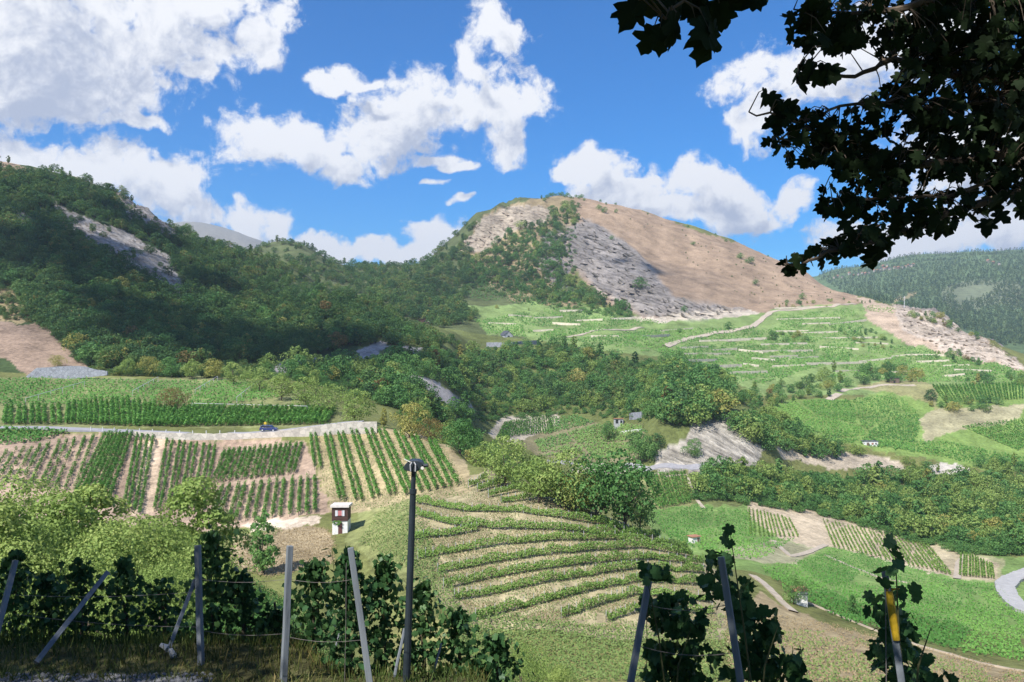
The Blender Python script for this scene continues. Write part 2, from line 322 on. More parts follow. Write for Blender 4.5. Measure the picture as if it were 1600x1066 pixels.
def pchip_slopes(x, y):                 # y: (n, ...) along axis 0
    h = np.diff(x); sh = (-1,)+(1,)*(y.ndim-1); hh = h.reshape(sh); dl = np.diff(y, axis=0)/hh
    d = np.zeros_like(y); w1 = (2*h[1:]+h[:-1]).reshape(sh); w2 = (h[1:]+2*h[:-1]).reshape(sh)
    a, b = dl[:-1], dl[1:]; ok = (a*b) > 0
    with np.errstate(divide='ignore', invalid='ignore'):
        hm = (w1+w2)/(w1/np.where(ok, a, 1)+w2/np.where(ok, b, 1))
    d[1:-1] = np.where(ok, hm, 0); d[0] = dl[0]; d[-1] = dl[-1]; return d
def pchip(x, y, q):
    d = pchip_slopes(x, y); i = np.clip(np.searchsorted(x, q)-1, 0, len(x)-2)
    h = x[i+1]-x[i]; t = np.clip((q-x[i])/h, 0, 1); sh = (-1,)+(1,)*(y.ndim-1); t = t.reshape(sh); h = h.reshape(sh)
    return ((1+2*t)*(1-t)**2)*y[i]+(t*(1-t)**2*h)*d[i]+(t*t*(3-2*t))*y[i+1]+(t*t*(t-1)*h)*d[i+1]
def logsp(a, b, n): return np.linspace(math.log(a), math.log(b), n, endpoint=False)
LR = np.concatenate([logsp(1.4,14,70), logsp(14,80,80), logsp(80,240,230), logsp(240,1450,340), logsp(1450,7000,110), [math.log(7000)]])
YR = np.exp(LR)
PC = np.concatenate([np.linspace(-1100,-60,50,endpoint=False), np.arange(-60,1660,3.0), np.linspace(1660,2800,55)])
cols = sorted(PROF); ctrl = []
for c in cols:
    p = sorted(PROF[c], key=lambda q: q[0]); ly = np.array([math.log(q[0]) for q in p])
    t = np.array([((CY-q[1])/F if q[1] is not None else q[2]/q[0]) for q in p])
    ctrl.append(pchip(ly, t, LR))
ctrl = np.array(ctrl)                                            # (ncols, nrows)
T = pchip(np.array(cols, float), ctrl, np.clip(PC, cols[0], cols[-1])).T   # (nrows, npc)
YY = YR[:, None]*np.ones_like(T); XX = (PC[None, :]-CX)/F*YY; ZZ = T*YY
PX = np.ones_like(T)*PC[None, :]

def inpoly(px, py, poly):
    m = np.zeros(px.shape, bool); n = len(poly)
    for i in range(n):
        x1, y1 = poly[i]; x2, y2 = poly[(i+1) % n]
        if y1 == y2: continue
        c = ((y1 > py) != (y2 > py)) & (px < (x2-x1)*(py-y1)/(y2-y1)+x1); m ^= c
    return m
ROCK_A = [(82,316),(112,330),(150,346),(205,368),(258,396),(276,430),(292,470),(256,454),(222,432),(185,412),(148,392),(110,366)]
ROCK_B = [(172,290),(230,308),(285,334),(304,352),(270,372),(238,364),(205,338)]
ROCK_C = [(18,325),(45,338),(55,362),(30,352)]
FACE = [(882,405),(896,352),(918,340),(950,358),(990,388),(1022,425),(1045,465),(1110,478),(1180,486),(1120,495),(1060,505),(1000,494),(950,464),(918,434)]
CRAG = [(722,392),(748,342),(790,322),(830,318),(862,326),(850,352),(800,362),(782,372),(760,392)]
CRAG2 = [(850,372),(880,352),(895,372),(885,440),(905,470),(860,450),(840,410)]
RIDGE_R = [(1395,478),(1440,482),(1480,492),(1540,530),(1600,568),(1600,576),(1530,560),(1470,545),(1420,520)]
CLIFF = [(1022,742),(1030,700),(1070,690),(1080,660),(1120,645),(1150,660),(1180,690),(1200,700),(1180,735),(1100,742)]
SCREE = [[(410,578),(470,558),(505,562),(440,588)],[(535,556),(600,532),(612,545),(560,568)],[(628,540),(660,542),(655,555)],[(630,585),(690,598),(742,640),(700,642),(655,615)]]
PALEB = [(1210,698),(1260,706),(1330,708),(1400,716),(1415,730),(1300,732),(1230,722)]
PALEC = [(1440,742),(1480,720),(1510,722),(1520,738),(1480,752)]

PY0 = CY-F*ZZ/YY
def mask(poly, ylo, yhi): return inpoly(PX, PY0, poly) & (YY > ylo) & (YY < yhi)
# relief
far = np.clip((YY-320)/250, 0, 1)
ZZ += far*(fbm(XX/90, YY/90, 5, 3)*14 + fbm(XX/22, YY/22, 3, 9)*4)*np.clip(1-(YY-1400)/800, 0.0, 1)
ZZ += np.clip((YY-1500)/500, 0, 1)*fbm(XX/420, YY/420, 5, 5)*90*np.clip((9000-YY)/5000, 0, 1)
midm = np.clip((YY-40)/40, 0, 1)*(1-far); ZZ += midm*(fbm(XX/14, YY/14, 4, 21)*0.9)
ZZ += np.clip((YY-9)/6, 0, 1)*(1-midm)*fbm(XX/2.2, YY/2.2, 4, 31)*0.25
rock = np.zeros_like(ZZ)
for poly, lo, hi in ((ROCK_A,330,900),(ROCK_B,330,900),(ROCK_C,330,900),(FACE,850,1500),(CRAG,900,1500),(CRAG2,850,1500),(RIDGE_R,600,1200),(CLIFF,330,480)):
    rock = np.maximum(rock, mask(poly, lo, hi).astype(float))
def blur(a, k):
    for _ in range(k):
        a = (a+np.roll(a,1,0)+np.roll(a,-1,0)+np.roll(a,1,1)+np.roll(a,-1,1))/5
    return a
rockb = np.clip(blur(rock, 10)*1.5-0.25+fbm(PX/26, PY0/20, 4, 61)*1.3*(blur(rock, 14) > 0.02), 0, 1)
d = ridged((XX*0.8-ZZ*0.8)/70, (ZZ*0.9+0.7*XX+0.3*YY)/24, 4, 77)-0.55
ZZ += rockb*d*np.where(YY > 600, 20, 5)
ZZ += np.clip(1-np.abs(PX-800)/110,0,1)*(YY>1000)*(YY<1500)*(ridged(XX/40,YY/60,3,88)-.5)*22
PYG = CY-F*ZZ/YY                                                  # photo row of each terrain vertex

# albedo per vertex (what the ground itself is)
jx = PX+fbm(PX/9, PYG/9, 3, 41)*12+fbm(PX/38, PYG/30, 3, 45)*22; jy = PYG+fbm(PX/9, PYG/9, 3, 43)*7+fbm(PX/38, PYG/30, 3, 47)*12
C = np.zeros(ZZ.shape+(3,)); C[:] = (0.15, 0.16, 0.055)
def paint(poly, col, lo=0, hi=1e9, amt=1.0):
    m = inpoly(jx, jy, poly) & (YY > lo) & (YY < hi)
    C[m] = C[m]*(1-amt)+np.array(col)*amt
def band(lo, hi, x0, x1, col):
    m = (YY > lo) & (YY < hi) & (PX > x0) & (PX < x1); C[m] = col
SOIL = (0.33,0.24,0.175); DRY = (0.36,0.27,0.15); TAN = (0.30,0.215,0.145); GREY = (0.30,0.265,0.235); PALE = (0.50,0.43,0.34)
VINE = (0.19,0.26,0.09); FLOOR = (0.05,0.075,0.028); WEED = (0.17,0.19,0.06)
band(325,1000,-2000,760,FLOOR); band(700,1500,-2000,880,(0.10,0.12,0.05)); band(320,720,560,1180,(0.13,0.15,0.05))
band(1500,1e9,-2000,3000,(0.10,0.15,0.065)); band(4000,1e9,-2000,700,(0.26,0.24,0.19))
paint([(735,478),(900,470),(1000,495),(1190,485),(1330,470),(1420,520),(1560,565),(1700,600),(1700,620),(1190,618),(1130,590),(1040,560),(940,545),(860,535),(760,522)], VINE, 500, 1000)
paint([(880,300),(935,310),(1000,325),(1100,360),(1200,395),(1330,455),(1340,475),(1190,488),(1020,500),(940,470),(885,400)], TAN, 840, 1500)
paint([(720,395),(750,335),(830,310),(900,300),(900,480),(800,470),(740,430)], (0.27,0.21,0.12), 840, 1500)
fm = (np.clip(rockb*1.3,0,1)*(YY>840)*(YY<1500)*(PX>878))[...,None]; C[:] = C*(1-fm)+np.array(GREY)*fm; paint(CRAG, (0.36,0.30,0.23), 840, 1500); paint(CRAG2, (0.27,0.24,0.22), 840, 1500)
paint([(985,495),(1060,492),(1180,482),(1190,490),(1100,502),(1040,506)], PALE, 800, 1200)
for r_ in (ROCK_A, ROCK_B, ROCK_C): paint(r_, (0.33,0.30,0.27), 330, 900)
paint([(0,248),(60,262),(50,285),(0,285)], (0.34,0.25,0.17), 400, 900)
paint([(-60,500),(60,508),(95,530),(132,572),(45,586),(0,560),(-60,560)], (0.27,0.195,0.14), 300, 500)
paint([(-60,430),(20,450),(50,500),(0,505),(-60,500)], (0.28,0.22,0.12), 300, 600)
for s_ in SCREE: paint(s_, (0.33,0.30,0.28), 320, 600)
paint([(1330,462),(1400,480),(1440,482),(1490,495),(1600,568),(1600,580),(1500,556),(1420,540),(1360,500)], (0.42,0.32,0.23), 600, 1200); paint(RIDGE_R, (0.47,0.39,0.31), 600, 1200)
paint([(1470,450),(1530,435),(1600,440),(1600,475),(1530,478),(1480,490)], (0.20,0.19,0.14), 1500, 4000, 0.45)
paint([(1380,480),(1420,460),(1440,458),(1410,470),(1390,485)], (0.33,0.27,0.15), 1500, 4000, 0.9)
paint(CLIFF, (0.40,0.36,0.30), 330, 480); paint(PALEB, (0.42,0.35,0.26), 400, 560); paint(PALEC, (0.48,0.43,0.36), 380, 560)
# right-hand fields and valley floor
paint([(1190,640),(1240,625),(1330,625),(1420,605),(1600,595),(1700,600),(1700,740),(1540,735),(1420,712),(1300,690),(1220,665)], (0.18,0.26,0.07), 440, 720)
paint([(1455,640),(1600,632),(1600,655),(1520,668),(1440,690),(1440,655)], (0.40,0.33,0.22), 480, 640, 0.75)
paint([(1400,590),(1460,600),(1460,640),(1420,620),(1330,605)], (0.30,0.25,0.13), 500, 720, 0.7)
paint([(1060,745),(1700,745),(1700,860),(1400,835),(1200,790),(1080,790)], (0.14,0.16,0.06), 320, 500)
paint([(1000,790),(1190,790),(1330,810),(1450,840),(1560,870),(1700,880),(1700,1040),(1400,1020),(1260,960),(1180,905),(1040,850)], (0.17,0.25,0.075), 165, 420)
paint([(1170,785),(1290,800),(1400,835),(1470,850),(1560,880),(1560,905),(1500,905),(1400,880),(1300,855),(1230,845),(1160,810)], (0.46,0.36,0.26), 250, 420, 0.9)
paint([(1440,850),(1500,845),(1570,880),(1560,910),(1490,905)], (0.42,0.36,0.22), 230, 420, 0.6)
paint([(1190,845),(1300,850),(1240,880),(1160,880),(1130,860)], (0.42,0.34,0.25), 200, 330, 0.6)
paint([(1180,920),(1250,960),(1420,1010),(1600,1050),(1600,1066),(1480,1066),(1150,1066),(1130,990)], (0.30,0.23,0.14), 60, 190, 0.85)
# knoll with the curved terraces, fields below the road
paint([(640,780),(760,735),(900,780),(1040,840),(1130,900),(1130,1000),(960,1000),(850,985),(720,980),(650,900)], (0.33,0.28,0.165), 88, 160)
paint([(600,850),(640,790),(700,900),(760,990),(960,1010),(1100,1010),(1100,1100),(600,1100)], (0.24,0.23,0.085), 60, 104, 0.8)
paint([(-60,686),(210,672),(480,690),(520,800),(330,830),(-60,850)], SOIL, 140, 206)
paint([(480,672),(590,668),(690,678),(730,720),(740,770),(650,795),(520,800)], (0.335,0.27,0.155), 140, 212)
paint([(225,680),(258,686),(240,800),(210,808)], (0.50,0.38,0.27), 140, 210)
paint([(360,828),(470,815),(520,830),(520,880),(420,900),(360,880)], (0.31,0.245,0.15), 95, 152)
paint([(380,818),(505,806),(500,818),(390,832)], (0.50,0.41,0.31), 130, 160)
paint([(560,800),(640,780),(680,860),(680,930),(600,900),(540,850)], (0.21,0.225,0.09), 95, 160, 0.8)
paint([(-60,590),(420,590),(540,650),(530,668),(-60,668)], (0.20,0.21,0.09), 208, 325)
# other side of the ravine
paint([(770,655),(865,645),(870,680),(800,690),(770,680)], (0.46,0.40,0.31), 400, 560)
paint([(800,690),(880,660),(1000,660),(1020,720),(920,722),(840,715)], (0.20,0.18,0.10), 380, 560)
paint([(985,738),(1075,735),(1085,790),(1030,800),(1000,770)], (0.24,0.24,0.10), 320, 400)
# foreground bench: grass, and the gravel track at its edge
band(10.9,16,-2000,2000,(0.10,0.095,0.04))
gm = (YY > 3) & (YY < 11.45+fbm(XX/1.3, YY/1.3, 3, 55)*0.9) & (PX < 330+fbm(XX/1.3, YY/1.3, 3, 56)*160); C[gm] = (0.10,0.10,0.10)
C *= (1+0.5*fbm(XX/(YY*0.02+1), YY/(YY*0.02+1), 4, 91))[..., None]

nr, nc = ZZ.shape
V = np.stack([XX, YY, ZZ], -1).reshape(-1, 3)
ii = (np.arange(nr-1)[:, None]*nc+np.arange(nc-1)[None, :]).ravel()
quads = np.stack([ii, ii+1, ii+nc+1, ii+nc], 1)
tm = mesh_np('terrain', V, quads, np.full(len(quads), 4), smooth=True)
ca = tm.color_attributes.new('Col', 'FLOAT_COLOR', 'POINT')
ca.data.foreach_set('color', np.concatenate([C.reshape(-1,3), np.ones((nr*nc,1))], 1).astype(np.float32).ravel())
ra = tm.attributes.new('rock', 'FLOAT', 'POINT'); ra.data.foreach_set('value', np.clip(rockb,0,1).astype(np.float32).ravel())
M_TERR = terrain_mat()
terrain = tag(link('terrain', tm, M_TERR), kind='structure')
# ground beside and behind the camera
gb = MB(); gb.add([(-90,-90,14),(90,-90,14),(90,-30,5),(90,-2,-1.7),(90,1.45,-1.75),(-90,1.45,-1.75),(-90,-2,-1.7),(-90,-30,5)], [(0,1,2,7),(7,2,3,6),(6,3,4,5)])
tag(link('ground', gb.mesh('ground'), solid_mat('bank_grass', (0.11,0.12,0.05), 0.95, 0.4, 1.2)), kind='structure')

def colpy(px):
    j = np.clip(np.searchsorted(PC, px)-1, 0, nc-2); t = (px-PC[j])/(PC[j+1]-PC[j]); return PYG[:, j]*(1-t)+PYG[:, j+1]*t
def hit(px, py, lo=0.0, hi=1e9):
    """the first ground point seen at a photo position, beyond a given distance"""
    c = colpy(px); k0 = np.searchsorted(YR, lo); k1 = np.searchsorted(YR, hi); w = np.nonzero(c[k0:k1] <= py)[0]
    if len(w) == 0: return None
    k = k0+w[0]
    if k == k0: y = YR[k]
    else:
        a, b = c[k-1], c[k]; t = (a-py)/(a-b) if a != b else 0; y = YR[k-1]+(YR[k]-YR[k-1])*min(max(t,0),1)
    return Vector(((px-CX)/F*y, y, (CY-py)/F*y)) if k > k0 else ground_at((px-CX)/F*y, y)
def zat(x, y):
    px = CX+F*x/y; i = int(np.clip(np.searchsorted(YR, y)-1, 0, nr-2)); t = (y-YR[i])/(YR[i+1]-YR[i]); j = int(np.clip(np.searchsorted(PC, px)-1, 0, nc-2)); s = (px-PC[j])/(PC[j+1]-PC[j])
    return float((ZZ[i,j]*(1-s)+ZZ[i,j+1]*s)*(1-t)+(ZZ[i+1,j]*(1-s)+ZZ[i+1,j+1]*s)*t)
def ground_at(x, y): return Vector((x, y, zat(x, y)))
def gp(px, y): return ground_at((px-CX)/F*y, y)
def pix(v): return (CX+F*v.x/v.y, CY-F*v.z/v.y)
# ------------------------------------------------------------------ foliage materials
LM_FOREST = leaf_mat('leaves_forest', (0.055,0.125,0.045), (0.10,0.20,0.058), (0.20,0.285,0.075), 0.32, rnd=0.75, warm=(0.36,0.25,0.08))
LM_GREEN = leaf_mat('leaves_green', (0.075,0.185,0.05), (0.13,0.275,0.075), (0.23,0.37,0.10), 0.35, rnd=0.5)
LM_LIGHT = leaf_mat('leaves_pale', (0.18,0.27,0.065), (0.27,0.375,0.095), (0.41,0.475,0.15), 0.35, rnd=0.4)
LM_YELL = leaf_mat('leaves_yellow', (0.26,0.28,0.07), (0.38,0.37,0.10), (0.52,0.46,0.16), 0.35, rnd=0.4)
LM_RUST = leaf_mat('leaves_rust', (0.14,0.12,0.04), (0.24,0.17,0.06), (0.36,0.25,0.09), 0.3, rnd=0.4)
LM_VINE = leaf_mat('leaves_vine', (0.075,0.20,0.04), (0.128,0.295,0.058), (0.225,0.395,0.09), 0.3, rnd=0.15)
LM_VINEY = leaf_mat('leaves_vine_yellow', (0.14,0.27,0.05), (0.215,0.36,0.08), (0.36,0.43,0.12), 0.3, rnd=0.15, warm=(0.48,0.36,0.1))
LM_WEED = leaf_mat('leaves_weed', (0.11,0.18,0.05), (0.18,0.26,0.075), (0.29,0.33,0.12), 0.3, rnd=0.15, warm=(0.42,0.32,0.16))
LM_DRY = leaf_mat('dry_grass', (0.22,0.16,0.08), (0.34,0.26,0.14), (0.45,0.38,0.22), 0.3, rnd=0.1)
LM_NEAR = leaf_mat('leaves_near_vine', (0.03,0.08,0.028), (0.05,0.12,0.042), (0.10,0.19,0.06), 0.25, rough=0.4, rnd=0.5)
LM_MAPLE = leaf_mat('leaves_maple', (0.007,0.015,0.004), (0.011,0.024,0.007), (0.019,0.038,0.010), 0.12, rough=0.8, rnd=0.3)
LM_CONIF = leaf_mat('leaves_far_wood', (0.06,0.12,0.06), (0.11,0.18,0.08), (0.19,0.25,0.10), 0.3, rnd=0.8)
BARK = solid_mat('bark', (0.10,0.075,0.055), 0.9, 0.4, 8, bump=0.6)
WOOD_GREY = solid_mat('weathered_post', (0.17,0.19,0.21), 0.85, 0.3, 9, bump=0.5, stretch=(1,1,0.12))

def rhomb(pos, nrm, size, aspect, r):
    """leaf-like quads at pos facing nrm"""
    n = len(pos); nrm = nrm/np.maximum(np.linalg.norm(nrm, axis=1, keepdims=True), 1e-6)
    a = r.normal(size=(n,3)); a -= nrm*(a*nrm).sum(1, keepdims=True); a /= np.maximum(np.linalg.norm(a, axis=1, keepdims=True), 1e-6)
    b = np.cross(nrm, a); s = np.asarray(size).reshape(-1,1)*np.ones((n,1)); w = s*aspect
    bend = nrm*s*0.25
    V = np.stack([pos-a*s*0.5-bend*0.5, pos+b*w*0.5+bend*0.3, pos+a*s*0.5-bend*0.5, pos-b*w*0.5+bend*0.3], 1).reshape(-1,3)
    return V
def quads_mesh(name, V, tint, extra=None):
    n = len(V)//4; loops = np.arange(4*n); sizes = np.full(n, 4); mi = np.zeros(n, int)
    if extra:
        ev, ef = extra; loops = np.concatenate([loops, np.concatenate([np.array(f) for f in ef])+4*n]); sizes = np.concatenate([sizes, [len(f) for f in ef]])
        V = np.concatenate([V, np.array(ev)]); tint = np.concatenate([tint, np.full(len(ef), 0.5)]); mi = np.concatenate([mi, np.ones(len(ef), int)])
    return mesh_np(name, V, loops, sizes, fattr=tint, mat_idx=mi)
def crown(seed, H, W, base, nl, nq, qs, lobe=0.42, shape='round', asp=0.75):
    r = np.random.default_rng(seed); ls = []
    for i in range(nl):
        t = (i+0.5)/nl; an = i*2.4+r.uniform(-0.5,0.5)
        if shape == 'cone': z = base+(H-base)*t*0.92; rad = W*0.5*(1-t)*0.9+0.04*W; rr = W*lobe*(1.0-0.75*t)
        elif shape == 'tall': z = base+(H-base)*(0.1+0.82*t); rad = W*0.34*math.sin(math.pi*(0.15+0.8*t))*r.uniform(0.5,1.1); rr = W*lobe*r.uniform(0.6,1.0)*(1-0.45*t)
        else:
            z = base+(H-base)*(0.10+0.72*t); rad = W*0.37*math.sqrt(max(0.05, 1-(2*t-0.85)**2*0.9))*r.uniform(0.5,1.25); rr = W*lobe*r.uniform(0.5,1.1)*(1-0.3*t)
        if i == 0: rad = 0
        ls.append((np.array([rad*math.cos(an), rad*math.sin(an), min(z, H-rr*0.7)]), rr*np.array([1,1,r.uniform(0.7,0.95)]), r.uniform(-0.16,0.16)))
    wts = np.array([l[1][0]**2 for l in ls]); idx = r.choice(nl, nq, p=wts/wts.sum())
    c = np.array([l[0] for l in ls])[idx]; rad = np.array([l[1] for l in ls])[idx]; lt = np.array([l[2] for l in ls])[idx]
    d = r.normal(size=(nq,3)); d /= np.linalg.norm(d, axis=1, keepdims=True); d[:,2] = np.where(d[:,2] < -0.45, -d[:,2], d[:,2])
    # sub-clumps: push the leaves into bunches on the lobe's surface
    k = np.sin(d[:,0:1]*7+idx[:,None])*np.sin(d[:,1:2]*7+idx[:,None]*2)*np.sin(d[:,2:3]*6+1)
    pos = c+d*rad*(0.86+0.16*k+r.uniform(-0.22,0.10,size=(nq,1)))
    nrm = d+r.normal(size=(nq,3))*0.45
    V = rhomb(pos, nrm, qs*r.uniform(0.6,1.35,nq), asp, r)
    tint = np.clip(0.45+lt+r.normal(0,0.13,nq), 0, 1)
    return V, tint
def trunk_mb(seed, H, W, base, rad, limbs=4, n=7):
    r = random.Random(seed); m = MB(); top = (r.uniform(-.06,.06)*H, r.uniform(-.06,.06)*H, base+(H-base)*0.55)
    m.tube([(0,0,-0.3),(r.uniform(-.02,.02)*H,0,base*0.6),(top[0]*.5,top[1]*.5,base+(H-base)*.2),top], [rad*1.25,rad,rad*.75,rad*.3], n)
    for i in range(limbs):
        an = i*2.4+r.random(); z0 = base*0.7+(H-base)*0.1*i
        m.tube([(top[0]*.3,top[1]*.3,z0),(W*.16*math.cos(an),W*.16*math.sin(an),z0+.12*H),(W*.33*math.cos(an),W*.33*math.sin(an),z0+.26*H)],[rad*.6,rad*.4,rad*.12],5)
    return m

# tree kinds: far (one mesh with trunk), mid and near (crown and trunk apart); each 1 m tall unit scaled on placing
FAR = []; FARC = []; FART = []
for k in range(6):
    sh = ['round','round','round','tall','round','round'][k]; W = [0.95,1.1,0.85,0.6,1.25,1.0][k]; b = [0.05,0.03,0.08,0.08,0.02,0.05][k]
    V_, t_ = crown(100+k, 1.0, W, b, 13, 720, 0.075, 0.34, sh)
    tb = trunk_mb(k, 1.0, W, max(b,0.1), 0.022, 2, 5); FAR.append(quads_mesh('forest_tree', V_, t_, (tb.v, tb.f))); FARC.append(quads_mesh('crown', V_, t_)); FART.append(tb.mesh('trunk')); FARC[-1].materials.append(LM_FOREST); FART[-1].materials.append(BARK)
MID = []
for k in range(6):
    sh = ['round','round','tall','round','round','tall'][k]; W = [0.95,1.15,0.62,1.0,1.35,0.75][k]; b = [0.06,0.03,0.05,0.12,0.0,0.06][k]
    V_, t_ = crown(200+k, 1.0, W, b, 18, 2600, 0.040, 0.30, sh)
    MID.append((quads_mesh('crown', V_, t_), trunk_mb(20+k, 1.0, W, max(b,0.12), 0.022, 4).mesh('trunk', smooth=True)))
NEAR = []
for k in range(4):
    sh = ['round','tall','round','tall'][k]; W = [0.95,0.6,1.15,0.5][k]
    V_, t_ = crown(300+k, 1.0, W, 0.0, 34, 19000, 0.0155, 0.27, sh, 0.6)
    NEAR.append((quads_mesh('crown', V_, t_), trunk_mb(40+k, 1.0, W, 0.12, 0.016, 5).mesh('trunk', smooth=True)))
CONE = []
for k in range(3):
    V_, t_ = crown(400+k, 1.0, [0.42,0.5,0.8][k], 0.05, 9, 90, 0.16, 0.34, ['cone','cone','round'][k]); CONE.append(quads_mesh('far_tree', V_, t_))
for m_ in FAR: m_.materials.append(LM_FOREST); m_.materials.append(BARK)
FAR_G = [m.copy() for m in FAR]; FAR_L = [m.copy() for m in FAR]
for m_ in FAR_L: m_.materials[0] = LM_LIGHT
for m_ in FAR_G: m_.materials[0] = LM_GREEN
for a_, b_ in MID+NEAR: a_.materials.append(LM_GREEN); b_.materials.append(BARK)
for m_ in CONE: m_.materials.append(LM_CONIF)

def set_mat(o, m):
    if o.data.materials[0] != m: o.material_slots[0].link = 'OBJECT'; o.material_slots[0].material = m
def far_tree(name, p, h, label, cat, group, mat=None, k=None, wide=1.0):
    k = random.randrange(6) if k is None else k
    if h/p.y*F > 19:
        o = empty(name); c_ = link('crown', FARC[k], parent=o); link('trunk', FART[k], parent=o)
        if mat: set_mat(c_, mat)
    else:
        o = link(name, FAR[k])
        if mat: set_mat(o, mat)
    o.location = (p.x, p.y, p.z-0.03*h); s = h; o.scale = (s*wide*random.uniform(.85,1.2), s*wide*random.uniform(.85,1.2), s); o.rotation_euler = (0,0,random.uniform(0,6.28))
    return tag(o, label, cat, group)
def tree(name, p, h, label, cat='tree', group=None, mat=None, k=0, wide=1.0, lib=None):
    e = empty(name, (p.x, p.y, p.z-0.02*h), random.uniform(0,6.28)); e.scale = (h*wide, h*wide, h)
    cm, tmh = (lib or MID)[k]; c = link('crown', cm, parent=e); link('trunk', tmh, parent=e)
    if mat: set_mat(c, mat)
    return tag(e, label, cat, group)

def instancer(name, pts, scl, protos, label, cat, turn=6.28):
    """one mass of look-alike plants too many to count"""
    col = bpy.data.collections.new(name+'_kinds')
    for i, m in enumerate(protos):
        o = bpy.data.objects.new(name+'_kind', m); col.objects.link(o)
    me = bpy.data.meshes.new(name); n = len(pts)
    me.vertices.add(n); me.vertices.foreach_set('co', np.array(pts, np.float32).ravel())
    a = me.attributes.new('scl', 'FLOAT_VECTOR', 'POINT'); a.data.foreach_set('vector', np.array(scl, np.float32).ravel())
    a = me.attributes.new('pick', 'INT', 'POINT'); a.data.foreach_set('value', rng.integers(0, len(protos), n).astype(np.int32))
    a = me.attributes.new('rot', 'FLOAT_VECTOR', 'POINT'); rr = np.zeros((n,3), np.float32); rr[:,2] = rng.uniform(0,turn,n); a.data.foreach_set('vector', rr.ravel())
    o = link(name, me); g = bpy.data.node_groups.new(name, 'GeometryNodeTree')
    g.interface.new_socket('Geometry', in_out='INPUT', socket_type='NodeSocketGeometry'); g.interface.new_socket('Geometry', in_out='OUTPUT', socket_type='NodeSocketGeometry')
    gi = g.nodes.new('NodeGroupInput'); go = g.nodes.new('NodeGroupOutput')
    ip = g.nodes.new('GeometryNodeInstanceOnPoints'); ci = g.nodes.new('GeometryNodeCollectionInfo'); ci.inputs['Collection'].default_value = col
    ci.inputs['Separate Children'].default_value = True; ci.inputs['Reset Children'].default_value = True; ip.inputs['Pick Instance'].default_value = True
    mp = g.nodes.new('GeometryNodeMeshToPoints')
    def na(nm, t):
        x = g.nodes.new('GeometryNodeInputNamedAttribute'); x.data_type = t; x.inputs['Name'].default_value = nm; return x.outputs[0]
    L = g.links; L.new(gi.outputs[0], mp.inputs['Mesh']); L.new(mp.outputs[0], ip.inputs['Points']); L.new(ci.outputs[0], ip.inputs['Instance'])
    L.new(na('pick','INT'), ip.inputs['Instance Index']); L.new(na('scl','FLOAT_VECTOR'), ip.inputs['Scale']); L.new(na('rot','FLOAT_VECTOR'), ip.inputs['Rotation'])
    L.new(ip.outputs[0], go.inputs[0])
    md = o.modifiers.new('plants', 'NODES'); md.node_group = g
    return tag(o, label, cat, kind='stuff')

def bbox(poly): xs = [p[0] for p in poly]; ys = [p[1] for p in poly]; return min(xs), max(xs), min(ys), max(ys)
def inside(p, poly): return bool(inpoly(np.array([p[0]]), np.array([p[1]]), poly)[0])
def scatter(poly, sp, lo, hi, excl=(), keep=1.0, vy=0.7):
    x0, x1, y0, y1 = bbox(poly); gx = np.arange(x0, x1, sp); gy = np.arange(y0, y1, sp*vy)
    X, Y = np.meshgrid(gx, gy); X = X+(np.arange(len(gy)) % 2)[:, None]*sp/2
    X = (X+rng.uniform(-.45,.45,X.shape)*sp).ravel(); Y = (Y+rng.uniform(-.45,.45,Y.shape)*sp*vy).ravel()
    m = inpoly(X, Y, poly) & (rng.uniform(size=X.shape) < keep)
    for e in excl: m &= ~inpoly(X, Y, e)
    out = []
    for x, y in zip(X[m], Y[m]):
        p = hit(x, y, lo, hi)
        if p is not None: out.append((x, y, p))
    return out
def wood(name, zones, cap, cat, group, labeler, stuff_label, mats=None, rest_kinds=None):
    """trees of one wood: the ones that show largest are things, the rest one mass"""
    allp = []
    for poly, sp, lo, hi, h0, h1, excl, keep in zones:
        for x, y, p in scatter(poly, sp, lo, hi, excl, keep): allp.append((x, y, p, random.uniform(h0, h1)*random.choice((0.7,1,1,1.15))))
    allp.sort(key=lambda q: -q[3]/q[2].y)
    for x, y, p, h in allp[:cap]:
        m = None
        if mats:
            u = random.random(); acc = 0
            for mm, pr in mats:
                acc += pr
                if u < acc: m = mm; break
        far_tree(name, p, h, labeler(x, y, h, m), cat, group, m)
    rest = allp[cap:]
    if rest: instancer(stuff_label[0], [(p.x,p.y,p.z-0.03*h) for _,_,p,h in rest], [(h*random.uniform(.85,1.2),)*2+(h,) for _,_,p,h in rest], rest_kinds or FAR, stuff_label[1], 'trees')
def look(m): return {None:'green', LM_RUST:'rust-tinged', LM_YELL:'yellowing', LM_LIGHT:'pale green', LM_GREEN:'bright green', LM_FOREST:'dark green'}[m]
def size_word(h): return 'small' if h < 6 else 'tall' if h > 9.5 else 'rounded'
def near_word(x, y, marks):
    return min(marks, key=lambda m: (m[0]-x)**2+(m[1]-y)**2)[2]

